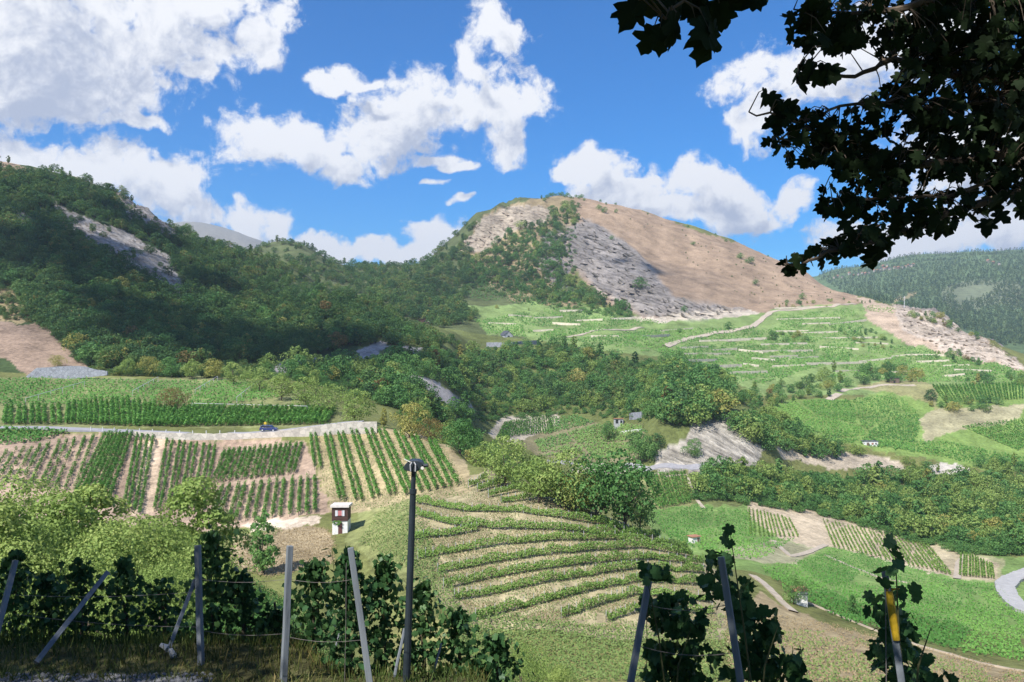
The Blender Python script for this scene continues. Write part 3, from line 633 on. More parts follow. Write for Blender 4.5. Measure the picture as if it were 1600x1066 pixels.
# ------------------------------------------------------------------ roads, paths and walls
ASPH = solid_mat('road_asphalt', (0.30,0.29,0.30), 0.9, 0.15, 0.8); PATHM = solid_mat('path_dust', (0.43,0.36,0.275), 0.95, 0.2, 0.6)
STONE = stone_mat('dry_stone', (0.56,0.50,0.42), 0.9, 0.75); STONE_G = stone_mat('grey_stone', (0.30,0.31,0.34), 1.0); STONE_F = solid_mat('terrace_stone', (0.66,0.57,0.44), 0.95, 0.2, 0.4)
def resample(pts, step):
    out = [pts[0].copy()]
    for a, b in zip(pts[:-1], pts[1:]):
        n = max(1, int((b-a).length/step))
        for i in range(1, n+1): out.append(a.lerp(b, i/n))
    return out
def ribbon(name, pts, width, mat, lift=0.1, drape=True, step=2.0, thick=0.25, kind='structure', label=None, cat=None):
    pts = resample(pts, step); vs = []; n = len(pts)
    for i, p in enumerate(pts):
        t = (pts[min(i+1,n-1)]-pts[max(i-1,0)]); t.z = 0; t.normalize(); s = Vector((t.y,-t.x,0)); w = width/2*(1+random.uniform(-.08,.08))
        a = p+s*w; b = p-s*w
        if drape: a.z = zat(a.x, a.y)+lift; b.z = zat(b.x, b.y)+lift
        else: a.z += lift; b.z += lift
        z = max(a.z, b.z) if drape else a.z
        vs += [tuple(a), tuple(b), (a.x,a.y,a.z-thick-lift), (b.x,b.y,b.z-thick-lift)]
    f = []
    for i in range(n-1):
        q = 4*i; f += [(q,q+1,q+5,q+4),(q,q+4,q+6,q+2),(q+1,q+3,q+7,q+5)]
    me = bpy.data.meshes.new(name); me.from_pydata(vs, [], f); me.update()
    return tag(link(name, me, mat), label, cat, kind=kind)
def hits(pl, lo, hi=1e9): return [p for p in (hit(x, y, lo, hi) for x, y in pl) if p is not None]
def wall(name, base, h, mat, label, thick=0.5, cap=None, group=None, cat='wall', top=None, step=2.0):
    """a free-standing or retaining wall along base points; top gives the height at each point"""
    n0 = len(base); hs = top or [h]*n0; vs = []; pts = []; hh = []
    for i in range(n0-1):
        k = max(1, int((base[i+1]-base[i]).length/step))
        for j in range(k): pts.append(base[i].lerp(base[i+1], j/k)); hh.append(hs[i]+(hs[i+1]-hs[i])*j/k)
    pts.append(base[-1]); hh.append(hs[-1]); n = len(pts)
    for i, p in enumerate(pts):
        t = pts[min(i+1,n-1)]-pts[max(i-1,0)]; t.z = 0; t.normalize(); s = Vector((t.y,-t.x,0))*thick/2; z = hh[i]+random.uniform(-.05,.05)*h
        vs += [tuple(p+s-Vector((0,0,.6))), tuple(p-s-Vector((0,0,.6))), tuple(p+s*.8+Vector((0,0,z))), tuple(p-s*.8+Vector((0,0,z)))]
    f = [(0,1,3,2),(4*n-4,4*n-2,4*n-1,4*n-3)]
    for i in range(n-1):
        q = 4*i; f += [(q,q+2,q+6,q+4),(q+1,q+5,q+7,q+3),(q+2,q+3,q+7,q+6)]
    me = bpy.data.meshes.new(name); me.from_pydata(vs, [], f); me.update()
    return tag(link(name, me, mat), label, cat, group, 'thing')

RY = 209.0
road_line = [(-70,669),(60,669),(130,672),(220,675.5),(300,679),(380,678.5),(430,675),(480,669),(540,661.5),(575,660)]
def roadpt(px, dy=0.0):
    y = np.interp(px, [q[0] for q in road_line], [q[1] for q in road_line]); return Vector(((px-CX)/F*RY, RY+dy, (CY-y)/F*RY))
ribbon('road', [roadpt(x) for x in range(-70, 576, 12)], 5.4, ASPH, lift=0.25, drape=False, step=4, thick=2.5)
# retaining wall under the road: height in photo pixels along the column
WH = [(205,2),(260,9),(320,14),(380,17),(420,14),(450,11),(480,9),(520,14),(560,16),(588,12)]
b_ = []; t_ = []
for x in range(205, 590, 8):
    h = np.interp(x, [q[0] for q in WH], [q[1] for q in WH])/F*(RY-3.2); p = roadpt(min(x,574), -3.2); p.x = (x-CX)/F*p.y; p.z -= h-0.2; b_.append(p); t_.append(h+0.35)
wall('road_wall', b_, 2.5, STONE, 'pale stone retaining wall below the road with the dark blue car', 0.7, top=t_)
b_ = []; t_ = []
for x, yb, yt in ((42,590,588),(58,590,575),(80,590,573),(110,590,572),(132,588,573),(150,586,578),(168,584,580)):
    p = Vector(((x-CX)/F*306, 306, (CY-yb)/F*306)); b_.append(p); t_.append((yb-yt)/F*306)
wall('field_wall', b_, 3.0, STONE_G, 'grey stone retaining wall above the highest left vineyard', 1.0, top=t_)
# road, wall on the far side of the ravine
ribbon('road', hits([(855,722),(900,724),(960,731),(1010,735),(1080,735),(1130,733)], 380, 440), 5.0, ASPH, 0.5, True, 3)
b_ = hits([(893,738),(930,740),(960,741),(992,738)], 370, 440); wall('road_wall', b_, 3, STONE, 'pale concrete wall under the road in the ravine by the round tree', 0.8, top=[2.2,5.2,5.0,1.4])
b_ = hits([(984,655),(1003,653)], 420, 520); wall('field_wall', b_, 3.5, STONE_G, 'short blue-grey wall above the dark ravine vineyard', 0.8)
b_ = hits([(760,542),(800,541),(842,538)], 600, 720); wall('field_wall', b_, 3.4, STONE_G, 'long grey wall under the dark gable roof in the saddle', 0.8)
# valley road at the right edge
ribbon('road', hits([(1660,884),(1625,892),(1600,899),(1580,907),(1570,917),(1574,931),(1586,945),(1603,958),(1625,972)], 200, 330), 5.4, solid_mat('road_pale', (0.40,0.385,0.365), 0.9, 0.12, 0.5), 0.9, True, 1.5)
PATHS = [([(1176,900),(1190,910),(1205,924),(1222,942),(1240,957)], 120, 170, 1.6), ([(1262,943),(1300,958),(1345,977),(1400,998),(1480,1022),(1620,1052)], 100, 160, 0.7),
 ([(880,528),(916,521),(960,516),(1003,512)], 600, 900, 5), ([(1040,542),(1072,530),(1119,520),(1175,511),(1190,500),(1203,489),(1237,485),(1300,480),(1335,475)], 600, 1100, 6),
 ([(1310,612),(1340,607),(1370,603),(1430,602)], 480, 720, 5), ([(1295,625),(1312,615)], 480, 720, 6), ([(1208,845),(1235,870),(1290,852)], 200, 330, 2.0),
 ([(1290,868),(1340,890),(1370,902),(1420,912)], 180, 320, 1.2), ([(1495,905),(1498,880),(1512,862)], 220, 380, 2.2), ([(1000,740),(1040,745),(1072,742),(1085,775),(1100,795)], 300, 390, 1.6)]
for pl, lo, hi, w in PATHS: ribbon('path', hits(pl, lo, hi), w, PATHM, 0.25 if lo < 500 else 0.6, True, 1.5 if lo < 300 else 4)

TW = [[(841,499),(872,495)],[(838,519),(860,515)],[(905,503),(935,500)],[(960,500),(985,498)],[(880,488),(905,485)],[(1105,536),(1160,530)],[(1150,533),(1190,529)],[(1160,545),(1186,556)],[(1190,551),(1255,549)],
 [(1200,541),(1250,537)],[(1229,501),(1297,497)],[(1260,523),(1300,518)],[(1305,513),(1345,497)],[(1274,572),(1340,565)],[(1312,583),(1340,580)],[(1405,560),(1425,553),(1465,557)],[(1440,567),(1475,564)],
 [(1480,573),(1508,571)],[(1165,568),(1182,576)],[(1290,541),(1332,549)],[(1240,563),(1272,557)],[(1478,590),(1502,585)],[(1060,567),(1110,562)],[(1120,549),(1146,546)],[(1040,520),(1075,512)],[(800,493),(825,497)],
 [(1225,485),(1290,477)],[(1300,530),(1360,527)],[(1350,570),(1385,557)],[(1070,545),(1100,543)],[(1215,575),(1250,571)],[(1385,585),(1430,580)],[(770,505),(800,508)],[(930,528),(960,526)],[(1010,528),(1040,524)],[(1080,556),(1130,553)],[(1210,560),(1240,556)],[(1150,585),(1190,582)],[(1260,508),(1290,505)],[(1220,520),(1255,517)],[(1345,535),(1380,540)],[(1500,578),(1540,582)],[(1110,575),(1150,572)],[(870,505),(900,510)],[(1180,560),(1205,566)]]
for i, pl in enumerate(TW):
    ym_ = sum(q[1] for q in pl)/len(pl); xm_ = sum(q[0] for q in pl)/len(pl); b = hits([(xm_+(x_-xm_)*1.45, ym_+(y_-ym_)*.45) for x_, y_ in pl], 560, 1000)
    if len(b) < 2: continue
    mx_ = sum(q[0] for q in pl)/len(pl); my_ = sum(q[1] for q in pl)/len(pl)
    w_ = near_word(mx_, my_, ((800,495,'beside the bare brown plots below the crag'),(940,510,'below the foot of the grey rock face'),(1110,540,'under the long pale track'),(1225,545,'in the middle of the terraced slope'),(1270,490,'along the top of the terraced slope'),(1330,525,'by the bushes near the rocky shoulder'),(1300,575,'above the brown timber hut'),(1450,570,'under the pale rocky spur')))
    wall('terrace_wall', b, 1.5, STONE_F, f'low pale terrace wall {w_}', 0.6, group='dry stone walls on the far terraced vineyards', top=[random.uniform(1.1,2.1) for _ in b])

# ------------------------------------------------------------------ vine rows
def row_mesh(pts, h, w, per_m, q, r, gap=0.0):
    pts = resample(pts, 1.0); P = np.array([tuple(p) for p in pts]); seg = np.linalg.norm(np.diff(P, axis=0), axis=1); cum = np.concatenate([[0], np.cumsum(seg)])
    n = max(8, int(cum[-1]*per_m)); s = r.uniform(0, cum[-1], n)
    if gap: s = s[fbm(s/2.5+pts[0].x, s*0+pts[0].y, 2, 5)+0.5 > gap]; n = len(s)
    c = np.stack([np.interp(s, cum, P[:,i]) for i in range(3)], 1)
    i = np.clip(np.searchsorted(cum, s)-1, 0, len(seg)-1); t = np.diff(P, axis=0)[i]; t[:,2] = 0; t /= np.maximum(np.linalg.norm(t, axis=1, keepdims=True), 1e-6)
    side = np.stack([t[:,1], -t[:,0], t[:,2]*0], 1)
    zf = r.uniform(0.28, 1.0, n); hh = h*(1+0.22*np.interp(s, cum, r.normal(size=len(cum))))
    lat = (r.uniform(-.5,.5,n)+r.normal(0,.12,n))*w*np.sqrt(np.clip(1.15-((zf-0.6)/0.5)**2, 0.15, 1.2))
    pos = c+side*lat[:,None]; pos[:,2] += hh*zf
    nrm = side*np.sign(lat)[:,None]*1.0+np.array([0,0,0.7])+r.normal(size=(n,3))*0.5
    return rhomb(pos, nrm, q*r.uniform(.65,1.35,n), 0.8, r), np.clip(0.45+r.normal(0,.17,n), 0, 1)
ORD = lambda n: f"{n}{'th' if 10 <= n % 100 <= 20 else {1:'st',2:'nd',3:'rd'}.get(n % 10,'th')}"
rr_ = np.random.default_rng(99)
def vine_row(pts, h, w, per_m, q, mat, label, group, gap=0.0, stakes=0.0):
    V_, t_ = row_mesh(pts, h, w, per_m, q, rr_, gap); o0 = np.array(tuple(pts[0])); me = quads_mesh('foliage', V_-o0, t_)
    o = empty('vine_row', pts[0]); f = link('foliage', me, mat, o); f['kind'] = 'stuff'
    m = MB()                                              # trunks under the foliage
    for p in resample(pts, 1.3 if q < 0.5 else 2.2): m.tube([tuple(p-pts[0]-Vector((0,0,.1))), tuple(p-pts[0]+Vector((random.uniform(-.05,.05),random.uniform(-.05,.05),h*.6)))], 0.045, 4, False)
    f = link('trunks', m.mesh('trunks'), BARK, o); f['kind'] = 'stuff'
    if stakes:
        for p in resample(pts, stakes):
            sm = link('stake', STAKE, None, o); sm.location = p-pts[0]; sm.scale = (1,1,h+0.25)
    return tag(o, label, 'vine row', group)
STAKE = MB().box(-.035,.035,-.035,.035,-.1,1).mesh('stake'); STAKE.materials.append(solid_mat('stake_metal', (0.45,0.45,0.44), 0.6, 0.2))
def field(q, n, lo, hi, h, w, per_m, qs, mat, desc, group, gap=0.0, jit=0.25, lines=None, endw=0.0, ndiv=7):
    """rows from the upper edge of a field to its lower edge"""
    tl, tr, br, bl = [Vector((*a, 0)) for a in q]; k = 0; L_ = lines or []
    if not lines:
        for i in range(n):
            t = (i+.5+random.uniform(-jit,jit)*.5)/n; L_.append((tl.lerp(tr, t), bl.lerp(br, t)))
    else: L_ = [(Vector((*a,0)), Vector((*b,0))) for a, b in lines]
    for i, (a, b) in enumerate(L_):
        pts = [p for p in (hit(a.x+(b.x-a.x)*j/ndiv, a.y+(b.y-a.y)*j/ndiv, lo, hi) for j in range(ndiv+1)) if p is not None]
        if len(pts) < 2: continue
        k += 1; vine_row(pts, h, w, per_m, qs, mat, f'{ORD(k)} vine row from the left {desc}', group, gap)
c6 = lambda x, y: (400+x/3.553, 540+y/3.553)
G1 = 'vine rows below the road'
field([(5,708),(152,684),(122,768),(-30,762)], 11, 140, 206, 1.3, 0.62, 32, 0.32, LM_VINE, 'in the gappy field at the left edge', G1, 0.33)
field([(162,680),(208,680),(172,788),(113,776)], 8, 140, 206, 1.5, 0.7, 40, 0.33, LM_VINE, 'in the dense slanted block below the road', G1, 0.15)
field([(210,682),(243,686),(222,806),(188,798)], 4, 140, 206, 1.35, 0.6, 36, 0.32, LM_VINE, 'between the slanted block and the bare strip', G1, 0.2)
field([(256,690),(342,700),(322,800),(236,800)], 9, 140, 206, 1.35, 0.6, 36, 0.32, LM_VINE, 'just right of the bare earth strip', G1, 0.15)
field([(350,700),(477,688),(462,742),(329,756)], 16, 140, 203, 1.5, 0.7, 42, 0.33, LM_VINE, 'in the thick block under the pale road wall', G1, 0.05)
field([(343,764),(499,748),(500,803),(322,821)], 13, 138, 190, 1.55, 0.72, 44, 0.32, LM_VINE, 'in the lower block beside the timber hut', G1, 0.05)
PAIRS = [((300,485),(325,690)),((325,480),(360,690)),((370,460),(465,865)),((400,460),(490,870)),((445,460),(555,870)),((470,455),(590,870)),((520,460),(650,860)),((548,460),(680,850)),((605,470),(745,840)),((640,480),(775,835)),
 ((680,480),(835,840)),((710,480),(865,830)),((770,490),(915,820)),((800,490),(960,815)),((860,510),(1000,805)),((890,520),(1040,800)),((960,545),(1080,790)),((990,550),(1120,785))]
field([(0,0)]*4, 0, 138, 214, 1.5, 0.62, 38, 0.32, LM_VINE, 'in the grassy field of paired rows', 'paired vine rows by the street lamp', 0.08, lines=[(c6(*a), c6(*b)) for a, b in PAIRS])
G2 = 'vine rows above the road'
field([(4,638),(96,636),(98,664),(0,664)], 9, 212, 300, 1.5, 1.0, 22, 0.55, LM_VINE, 'in the small plot above the road at left', G2, 0.3)
field([(104,634),(203,626),(206,667),(101,663)], 12, 212, 300, 1.8, 1.1, 26, 0.55, LM_VINE, 'in the tall plot above the road', G2, 0.05)
field([(284,640),(526,641),(512,664),(262,668)], 30, 211, 300, 1.8, 1.1, 26, 0.55, LM_VINE, 'in the long plot behind the blue car', G2, 0.05)
field([(205,630),(280,640),(262,667),(208,667)], 9, 211, 300, 1.8, 1.1, 26, 0.55, LM_VINE, 'in the narrow plot beside the rusty bush', G2, 0.05)
# curved terrace rows on the knoll
TR = [[(732,760),(760,747)],[(746,766),(794,751)],[(763,775),(822,762),(850,763)],[(783,783),(850,776),(900,790),(938,800)],
 [(648,784),(724,797),(806,798),(877,808),(947,819),(989,831)],[(648,803),(710,819),(780,825),(863,826),(947,832),(1031,838)],[(645,841),(695,837),(745,828)],[(653,871),(724,859),(780,850),(863,843),(961,841),(1031,848),(1074,859)],
 [(684,894),(752,881),(834,867),(919,859),(1003,854),(1096,870)],[(693,918),(766,902),(849,887),(947,876),(1017,872),(1099,881)],[(710,935),(750,930),(849,909),(947,893),(995,887),(1099,893)],
 [(743,966),(834,943),(933,918),(995,907),(1099,912)],[(877,963),(947,940),(998,926),(1110,938)],[(947,969),(992,955),(1113,957)]]
for i, pl in enumerate(TR):
    pts = []
    for (xa, ya), (xb, yb) in zip(pl[:-1], pl[1:]):
        for j in range(6):
            p = hit(xa+(xb-xa)*j/6, ya+(yb-ya)*j/6+3, 80, 165)
            if p is not None: pts.append(p)
    p = hit(pl[-1][0], pl[-1][1]+3, 80, 165)
    if p is not None: pts.append(p)
    if len(pts) > 1: vine_row(pts, 1.4, 0.75, 130, 0.22, LM_VINEY, f'{ORD(i+1)} curving vine row from the top of the terraced knoll', 'curved vine rows on the knoll', 0.1, 5.0)
G3 = 'vine rows across the valley'
field([(1455,603),(1600,600),(1600,624),(1475,630)], 28, 480, 720, 1.9, 1.2, 5, 0.9, LM_VINE, 'in the pale-striped field under the far spur', G3, 0.0, ndiv=4)
field([(1500,668),(1600,655),(1640,690),(1590,705)], 16, 440, 640, 1.8, 1.1, 5, 0.9, LM_VINE, 'in the striped field at the right edge', G3, 0.1, ndiv=4)
field([(1282,812),(1450,850),(1490,900),(1300,855)], 26, 240, 420, 1.1, 0.5, 9, 0.5, LM_VINEY, 'on the bare pink slope under the right wood', G3, 0.35, ndiv=4)
field([(1168,795),(1235,812),(1250,840),(1170,838)], 12, 240, 420, 1.1, 0.6, 9, 0.5, LM_VINEY, 'in the thin plot left of the pink slope', G3, 0.3, ndiv=4)
field([(1500,860),(1552,885),(1556,905),(1498,900)], 12, 220, 400, 1.3, 0.5, 10, 0.5, LM_VINEY, 'in the dry plot beside the road bend', G3, 0.15, ndiv=4)
field([(788,662),(860,650),(866,676),(775,686)], 24, 400, 600, 1.7, 0.9, 6, 0.8, LM_VINE, 'in the small pale plot deep in the ravine', G3, 0.05, ndiv=4)
field([(1005,742),(1072,738),(1080,786),(1030,796)], 12, 320, 395, 1.6, 1.3, 8, 0.7, LM_VINE, 'in the plot below the ravine road', G3, 0.0, ndiv=4)

# pale end cables of the bench vineyards
CABLE = solid_mat('pale_cable', (0.55,0.56,0.56), 0.5, 0.1)
for i, (a, b) in enumerate((((40,632),(132,605)),((207,620),(247,597)),((305,618),(340,596)),((370,630),(402,604)),((300,640),(480,645)))):
    A = hit(*a, 212, 330); B = hit(*b, 212, 330)
    if A is None or B is None: continue
    A = A+Vector((0,0,2.0)); B = B+Vector((0,0,2.0)); e = empty('trellis_cable', A); n_ = 6
    link('cable', MB().tube([tuple(A.lerp(B,t)-A) for t in (0,.25,.5,.75,1)], .07, 5).mesh('cable'), CABLE, e)
    for t in (0,.2,.4,.6,.8,1):
        q = A.lerp(B,t); zg = zat(q.x,q.y); link('stake', MB().tube([tuple(Vector((q.x,q.y,zg-.2))-A), tuple(q-A)], .06, 5).mesh('stake'), CABLE, e)
    tag(e, f'{ORD(i+1)} pale trellis cable on stakes across the bench vineyard from the left', 'cable', 'trellis cables of the bench vineyard')
# fields whose rows run together with distance
def carpet(polys, sp, lo, hi, qs, h, mat, label, n=2, thin=0.0, plots=0, row=4.6):
    """a vineyard whose rows run together with distance: plots of rows, bare strips between them"""
    P_ = []; TT = []
    for poly in polys:
        x0, x1, y0, y1 = bbox(poly)
        gy = np.arange(y0, y1, sp*0.7); gx = np.arange(x0, x1, sp); X, Y = np.meshgrid(gx, gy)
        X = (X+rng.uniform(-.5,.5,X.shape)*sp).ravel(); Y = (Y+rng.uniform(-.5,.5,Y.shape)*sp*.7).ravel(); m = inpoly(X+fbm(X/8,Y/8,2,3)*8, Y+fbm(X/8,Y/8,2,4)*5, poly); X = X[m]; Y = Y[m]; tt = np.zeros(len(X))
        if plots:
            k = max(1, int(plots*(x1-x0)*(y1-y0)/1e4)); sx = rng.uniform(x0,x1,k); sy = rng.uniform(y0,y1,k); th = rng.choice([0.15,1.35,1.7,-0.2,1.1,2.0],k)+rng.normal(0,.12,k); st = rng.normal(0,.2,k); dn = rng.uniform(.55,.95,k)
            wx = X+fbm(X/30,Y/20,2,9)*14; wy = Y+fbm(X/30,Y/20,2,10)*7
            D = np.sqrt((wx[:,None]-sx)**2+((wy[:,None]-sy)*2.4)**2); o_ = np.argsort(D, axis=1)[:,:2] if k > 1 else np.zeros((len(X),2),int); i0 = o_[:,0]; gapw = D[np.arange(len(X)),o_[:,1]]-D[np.arange(len(X)),i0]
            ph = (X*np.cos(th[i0])+Y*1.8*np.sin(th[i0]))/row; fr = ph-np.floor(ph)
            ok = (fr < dn[i0]) & ((gapw > 3.0) | (k == 1)); X = X[ok]; Y = Y[ok]; tt = st[i0][ok]
        if thin: ok = fbm(X/30, Y/12, 3, 8)+0.5 > thin; X = X[ok]; Y = Y[ok]; tt = tt[ok]
        for x, y, t in zip(X, Y, tt):
            p = hit(x, y, lo, hi)
            if p is not None: P_.append(tuple(p)); TT.append(t)
    P_ = np.array(P_); P_ = np.repeat(P_, n, 0); N_ = len(P_); TT = np.repeat(np.array(TT), n)
    pos = P_+np.stack([rr_.normal(0,qs*.35,N_), rr_.normal(0,qs*.35,N_), rr_.uniform(.15,1,N_)*h], 1)
    nrm = rr_.normal(size=(N_,3))*0.55+np.array([-.1,-.6,.8])
    patch = fbm(P_[:,0]/35, P_[:,1]/35, 3, 14)*0.8
    tint = np.clip(0.45+patch+TT+rr_.normal(0,.13,N_), 0, 1)
    o = link('vineyard', quads_mesh('vineyard', rhomb(pos, nrm, qs*rr_.uniform(.7,1.4,N_), 0.8, rr_), tint), mat)
    return tag(o, label, 'vineyard', kind='stuff')
carpet([[(740,500),(760,520),(850,533),(880,525),(1000,510),(1040,505),(990,495),(900,480),(830,485),(770,498)],[(880,533),(1010,516),(1180,512),(1160,530),(1040,545),(1000,545)]], 1.9, 560, 1000, 1.3, 1.3, LM_VINE, 'terraced green vineyards at the foot of the central hill', thin=0.1, plots=16, row=3.6)
carpet([[(1000,548),(1160,535),(1200,495),(1330,482),(1350,500),(1330,560),(1270,575),(1190,600),(1130,590),(1070,565)],[(1330,545),(1420,540),(1560,570),(1600,580),(1600,598),(1450,598),(1340,590),(1300,590)],[(1360,478),(1400,482),(1395,490),(1340,486)]], 1.9, 520, 1100, 1.3, 1.3, LM_VINE, 'terraced green vineyards climbing to the rocky spur', thin=0.1, plots=16, row=3.6)
carpet([[(1195,640),(1240,628),(1330,625),(1400,615),(1440,650),(1430,690),(1470,690),(1600,715),(1600,732),(1540,728),(1420,705),(1300,690),(1230,668)]], 1.9, 440, 680, 0.95, 1.2, LM_VINE, 'smooth bright green vineyard slope above the right wood', thin=0.08, plots=4, row=4.2)
carpet([[(1190,890),(1260,878),(1300,855),(1420,885),(1500,910),(1560,915),(1600,960),(1600,1035),(1480,1015),(1400,990),(1320,970),(1270,945),(1230,925)]], 2.3, 120, 330, 0.42, 0.9, LM_VINE, 'broad green vineyard on the valley floor by the road bend', thin=0.16, plots=3, row=6.0)
carpet([[(1010,800),(1090,790),(1170,800),(1180,840),(1240,845),(1190,875),(1120,870),(1040,838)]], 2.3, 165, 400, 0.55, 0.9, LM_VINE, 'green vineyard in the hollow behind the terraced knoll', thin=0.2, plots=4, row=5.5)
carpet([[(-60,594),(140,594),(300,598),(410,598),(440,622),(300,640),(200,624),(100,634),(-60,634)],[(-60,670),(110,676),(60,692),(-60,700)]], 2.0, 150, 325, 0.62, 1.3, LM_VINE, 'dense green vineyard on the bench under the left hill', thin=0.0, plots=3, row=5.0)
carpet([[(835,690),(930,665),(1005,665),(1000,700),(980,715),(930,720),(850,712)],[(860,655),(900,650),(930,660),(850,680)]], 2.0, 390, 560, 1.0, 1.4, LM_GREEN, 'dark green vineyard deep in the ravine', thin=0.05, plots=6, row=4.4)
carpet([[(590,800),(640,785),(700,900),(735,985),(690,960),(640,890),(560,850)],[(330,845),(420,820),(440,830),(400,860)],[(720,965),(780,960),(870,975),(1000,985),(1120,975),(1130,1066),(780,1066),(700,1010)]], 3.2, 60, 165, 0.26, 0.7, LM_WEED, 'weedy yellow-green slope around the terraced knoll', thin=0.15, plots=0, row=5)
carpet([[(1120,960),(1200,985),(1300,990),(1420,1020),(1600,1060),(1600,1090),(1140,1090)]], 4.0, 60, 150, 0.26, 0.6, LM_WEED, 'low weedy vines on the brown slope below the white shed', thin=0.42, plots=0, row=5)
carpet([[(745,432),(880,460),(900,472),(830,478),(760,470),(700,462)]], 2.2, 700, 1100, 1.5, 1.6, LM_GREEN, 'shaded vineyards under the crag of the central hill', thin=0.25, plots=8, row=4.2)
carpet([[(650,790),(760,745),(900,790),(1030,845),(1120,905),(1120,985),(960,985),(850,975),(740,965),(680,900)]], 3.4, 88, 160, 0.17, 0.3, LM_WEED, 'dry weeds between the curved rows of the knoll', thin=0.3)
carpet([[(480,680),(590,672),(690,690),(735,770),(650,790),(520,800)]], 3.0, 138, 212, 0.2, 0.25, LM_WEED, 'grass between the paired vine rows', thin=0.3)
carpet([[(360,828),(470,815),(525,830),(525,880),(420,905),(350,880)]], 2.6, 95, 152, 0.2, 0.3, LM_DRY, 'dry brown grass on the bank below the timber hut', thin=0.25)
carpet([[(1130,930),(1200,960),(1300,975),(1420,1005),(1600,1050),(1600,1090),(1140,1090)]], 3.4, 60, 150, 0.2, 0.35, LM_DRY, 'dry grass on the brown slope below the white shed', thin=0.3)
carpet([[(650,790),(760,745),(900,790),(1030,845),(1120,905),(1120,985),(960,985),(850,975),(740,965),(680,900)]], 3.0, 88, 160, 0.15, 0.22, LM_DRY, 'dry grass tufts between the curved rows of the knoll', thin=0.45)
#=====PART3
# ------------------------------------------------------------------ woods
EX = [ROCK_A, ROCK_B, ROCK_C, FACE, CRAG]
MARKS1 = ((20,250,'on the skyline at the left edge'),(200,300,'above the upper grey rock scar'),(130,330,'beside the top of the long rock slide'),(60,360,'on the shaded left slope below the small scar'),(230,430,'beside the long rock slide'),(60,440,'on the lower left slope above the brown plot'),(160,500,'at the foot of the left hill'),(330,400,'below the ridge of the left hill'),(330,500,'on the dark middle flank of the left hill'),(430,460,'on the spur of the left hill'),(480,530,'above the grey gravel bank'),(600,510,'towards the tip of the left spur'),(270,560,'just above the bench vineyard'))
HILL = [(-60,268),(60,272),(110,285),(160,296),(240,312),(300,352),(350,385),(450,410),(560,462),(640,508),(700,535),(735,548),(660,548),(560,540),(480,560),(400,566),(300,580),(200,580),(140,574),(100,530),(55,505),(20,455),(-60,440)]
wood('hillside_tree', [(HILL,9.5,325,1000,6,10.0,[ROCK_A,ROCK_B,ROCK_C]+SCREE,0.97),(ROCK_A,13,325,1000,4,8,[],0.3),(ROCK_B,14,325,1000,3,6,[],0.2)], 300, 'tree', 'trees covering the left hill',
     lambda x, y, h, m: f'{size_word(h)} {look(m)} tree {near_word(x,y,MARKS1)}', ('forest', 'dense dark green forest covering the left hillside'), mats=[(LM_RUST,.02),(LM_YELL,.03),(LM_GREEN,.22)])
MARKS2 = ((500,415,'on the shaded saddle ridge'),(640,430,'in the shaded saddle wood'),(700,400,'climbing to the crag of the central hill'),(640,480,'behind the tip of the left spur'),(700,500,'beside the saddle vineyards'))
wood('saddle_tree', [([(440,404),(560,412),(640,412),(700,400),(740,350),(752,360),(735,410),(760,440),(720,470),(745,500),(690,515),(640,500),(560,460)],7.5,620,1400,7,12,[CRAG],0.95)], 200, 'tree', 'trees of the shaded saddle wood',
     lambda x, y, h, m: f'{size_word(h)} {look(m)} tree {near_word(x,y,MARKS2)}', ('woods', 'shaded wood filling the saddle behind the left hill'))
MARKS3 = ((880,312,'on the very top of the central hill'),(850,350,'in the green gully of the central hill'),(800,400,'below the sunlit crag'),(890,430,'beside the left edge of the grey rock face'),(960,480,'at the foot of the grey rock face'),(760,440,'above the shaded vineyards under the crag'))
wood('crag_tree', [([(790,362),(840,346),(868,314),(905,314),(905,345),(885,385),(872,430),(925,458),(1000,494),(1010,505),(960,492),(900,478),(830,468),(770,450),(715,425),(755,400)],8.0,820,1500,6,13,[],0.75)], 220, 'tree', 'trees in the gully of the central hill',
     lambda x, y, h, m: f'{size_word(h)} {look(m)} tree {near_word(x,y,MARKS3)}', ('woods', 'green scrub in the gully of the central hill'), mats=[(LM_GREEN,.5),(LM_LIGHT,.12)])
MARKS4 = ((470,590,'below the grey gravel bank'),(560,590,'in the dark ravine left of the scree'),(690,620,'beside the dark scree in the ravine'),(720,580,'in the middle of the ravine wood'),(800,560,'under the long grey wall'),(860,610,'above the small pale ravine plot'),(950,590,'in the sunlit ravine wood'),(940,640,'behind the stone hut in the ravine'),(1060,580,'on the wooded knoll above the cliff'),(1100,640,'directly above the pale cliff'))
wood('ravine_tree', [([(400,585),(560,566),(660,556),(760,548),(860,536),(1000,566),(1060,566),(1125,592),(1130,650),(1060,668),(1010,652),(960,642),(880,642),(760,652),(690,668),(600,645),(560,612)],12,325,720,6,11,SCREE,0.86),
     ([(1030,590),(1100,572),(1140,600),(1140,650),(1080,672),(1040,668)],11,380,620,11,16,[],1.0),([(990,690),(1030,690),(1020,725),(975,728)],14,380,480,7,11,[],0.7)], 300, 'tree', 'trees of the ravine',
     lambda x, y, h, m: f'{size_word(h)} {look(m)} tree {near_word(x,y,MARKS4)}', ('woods', 'scrub wood filling the ravine'), mats=[(LM_RUST,.02),(LM_YELL,.05),(LM_GREEN,.56),(LM_LIGHT,.2)], rest_kinds=FAR_G+FAR_L[:2]+FAR[:3])
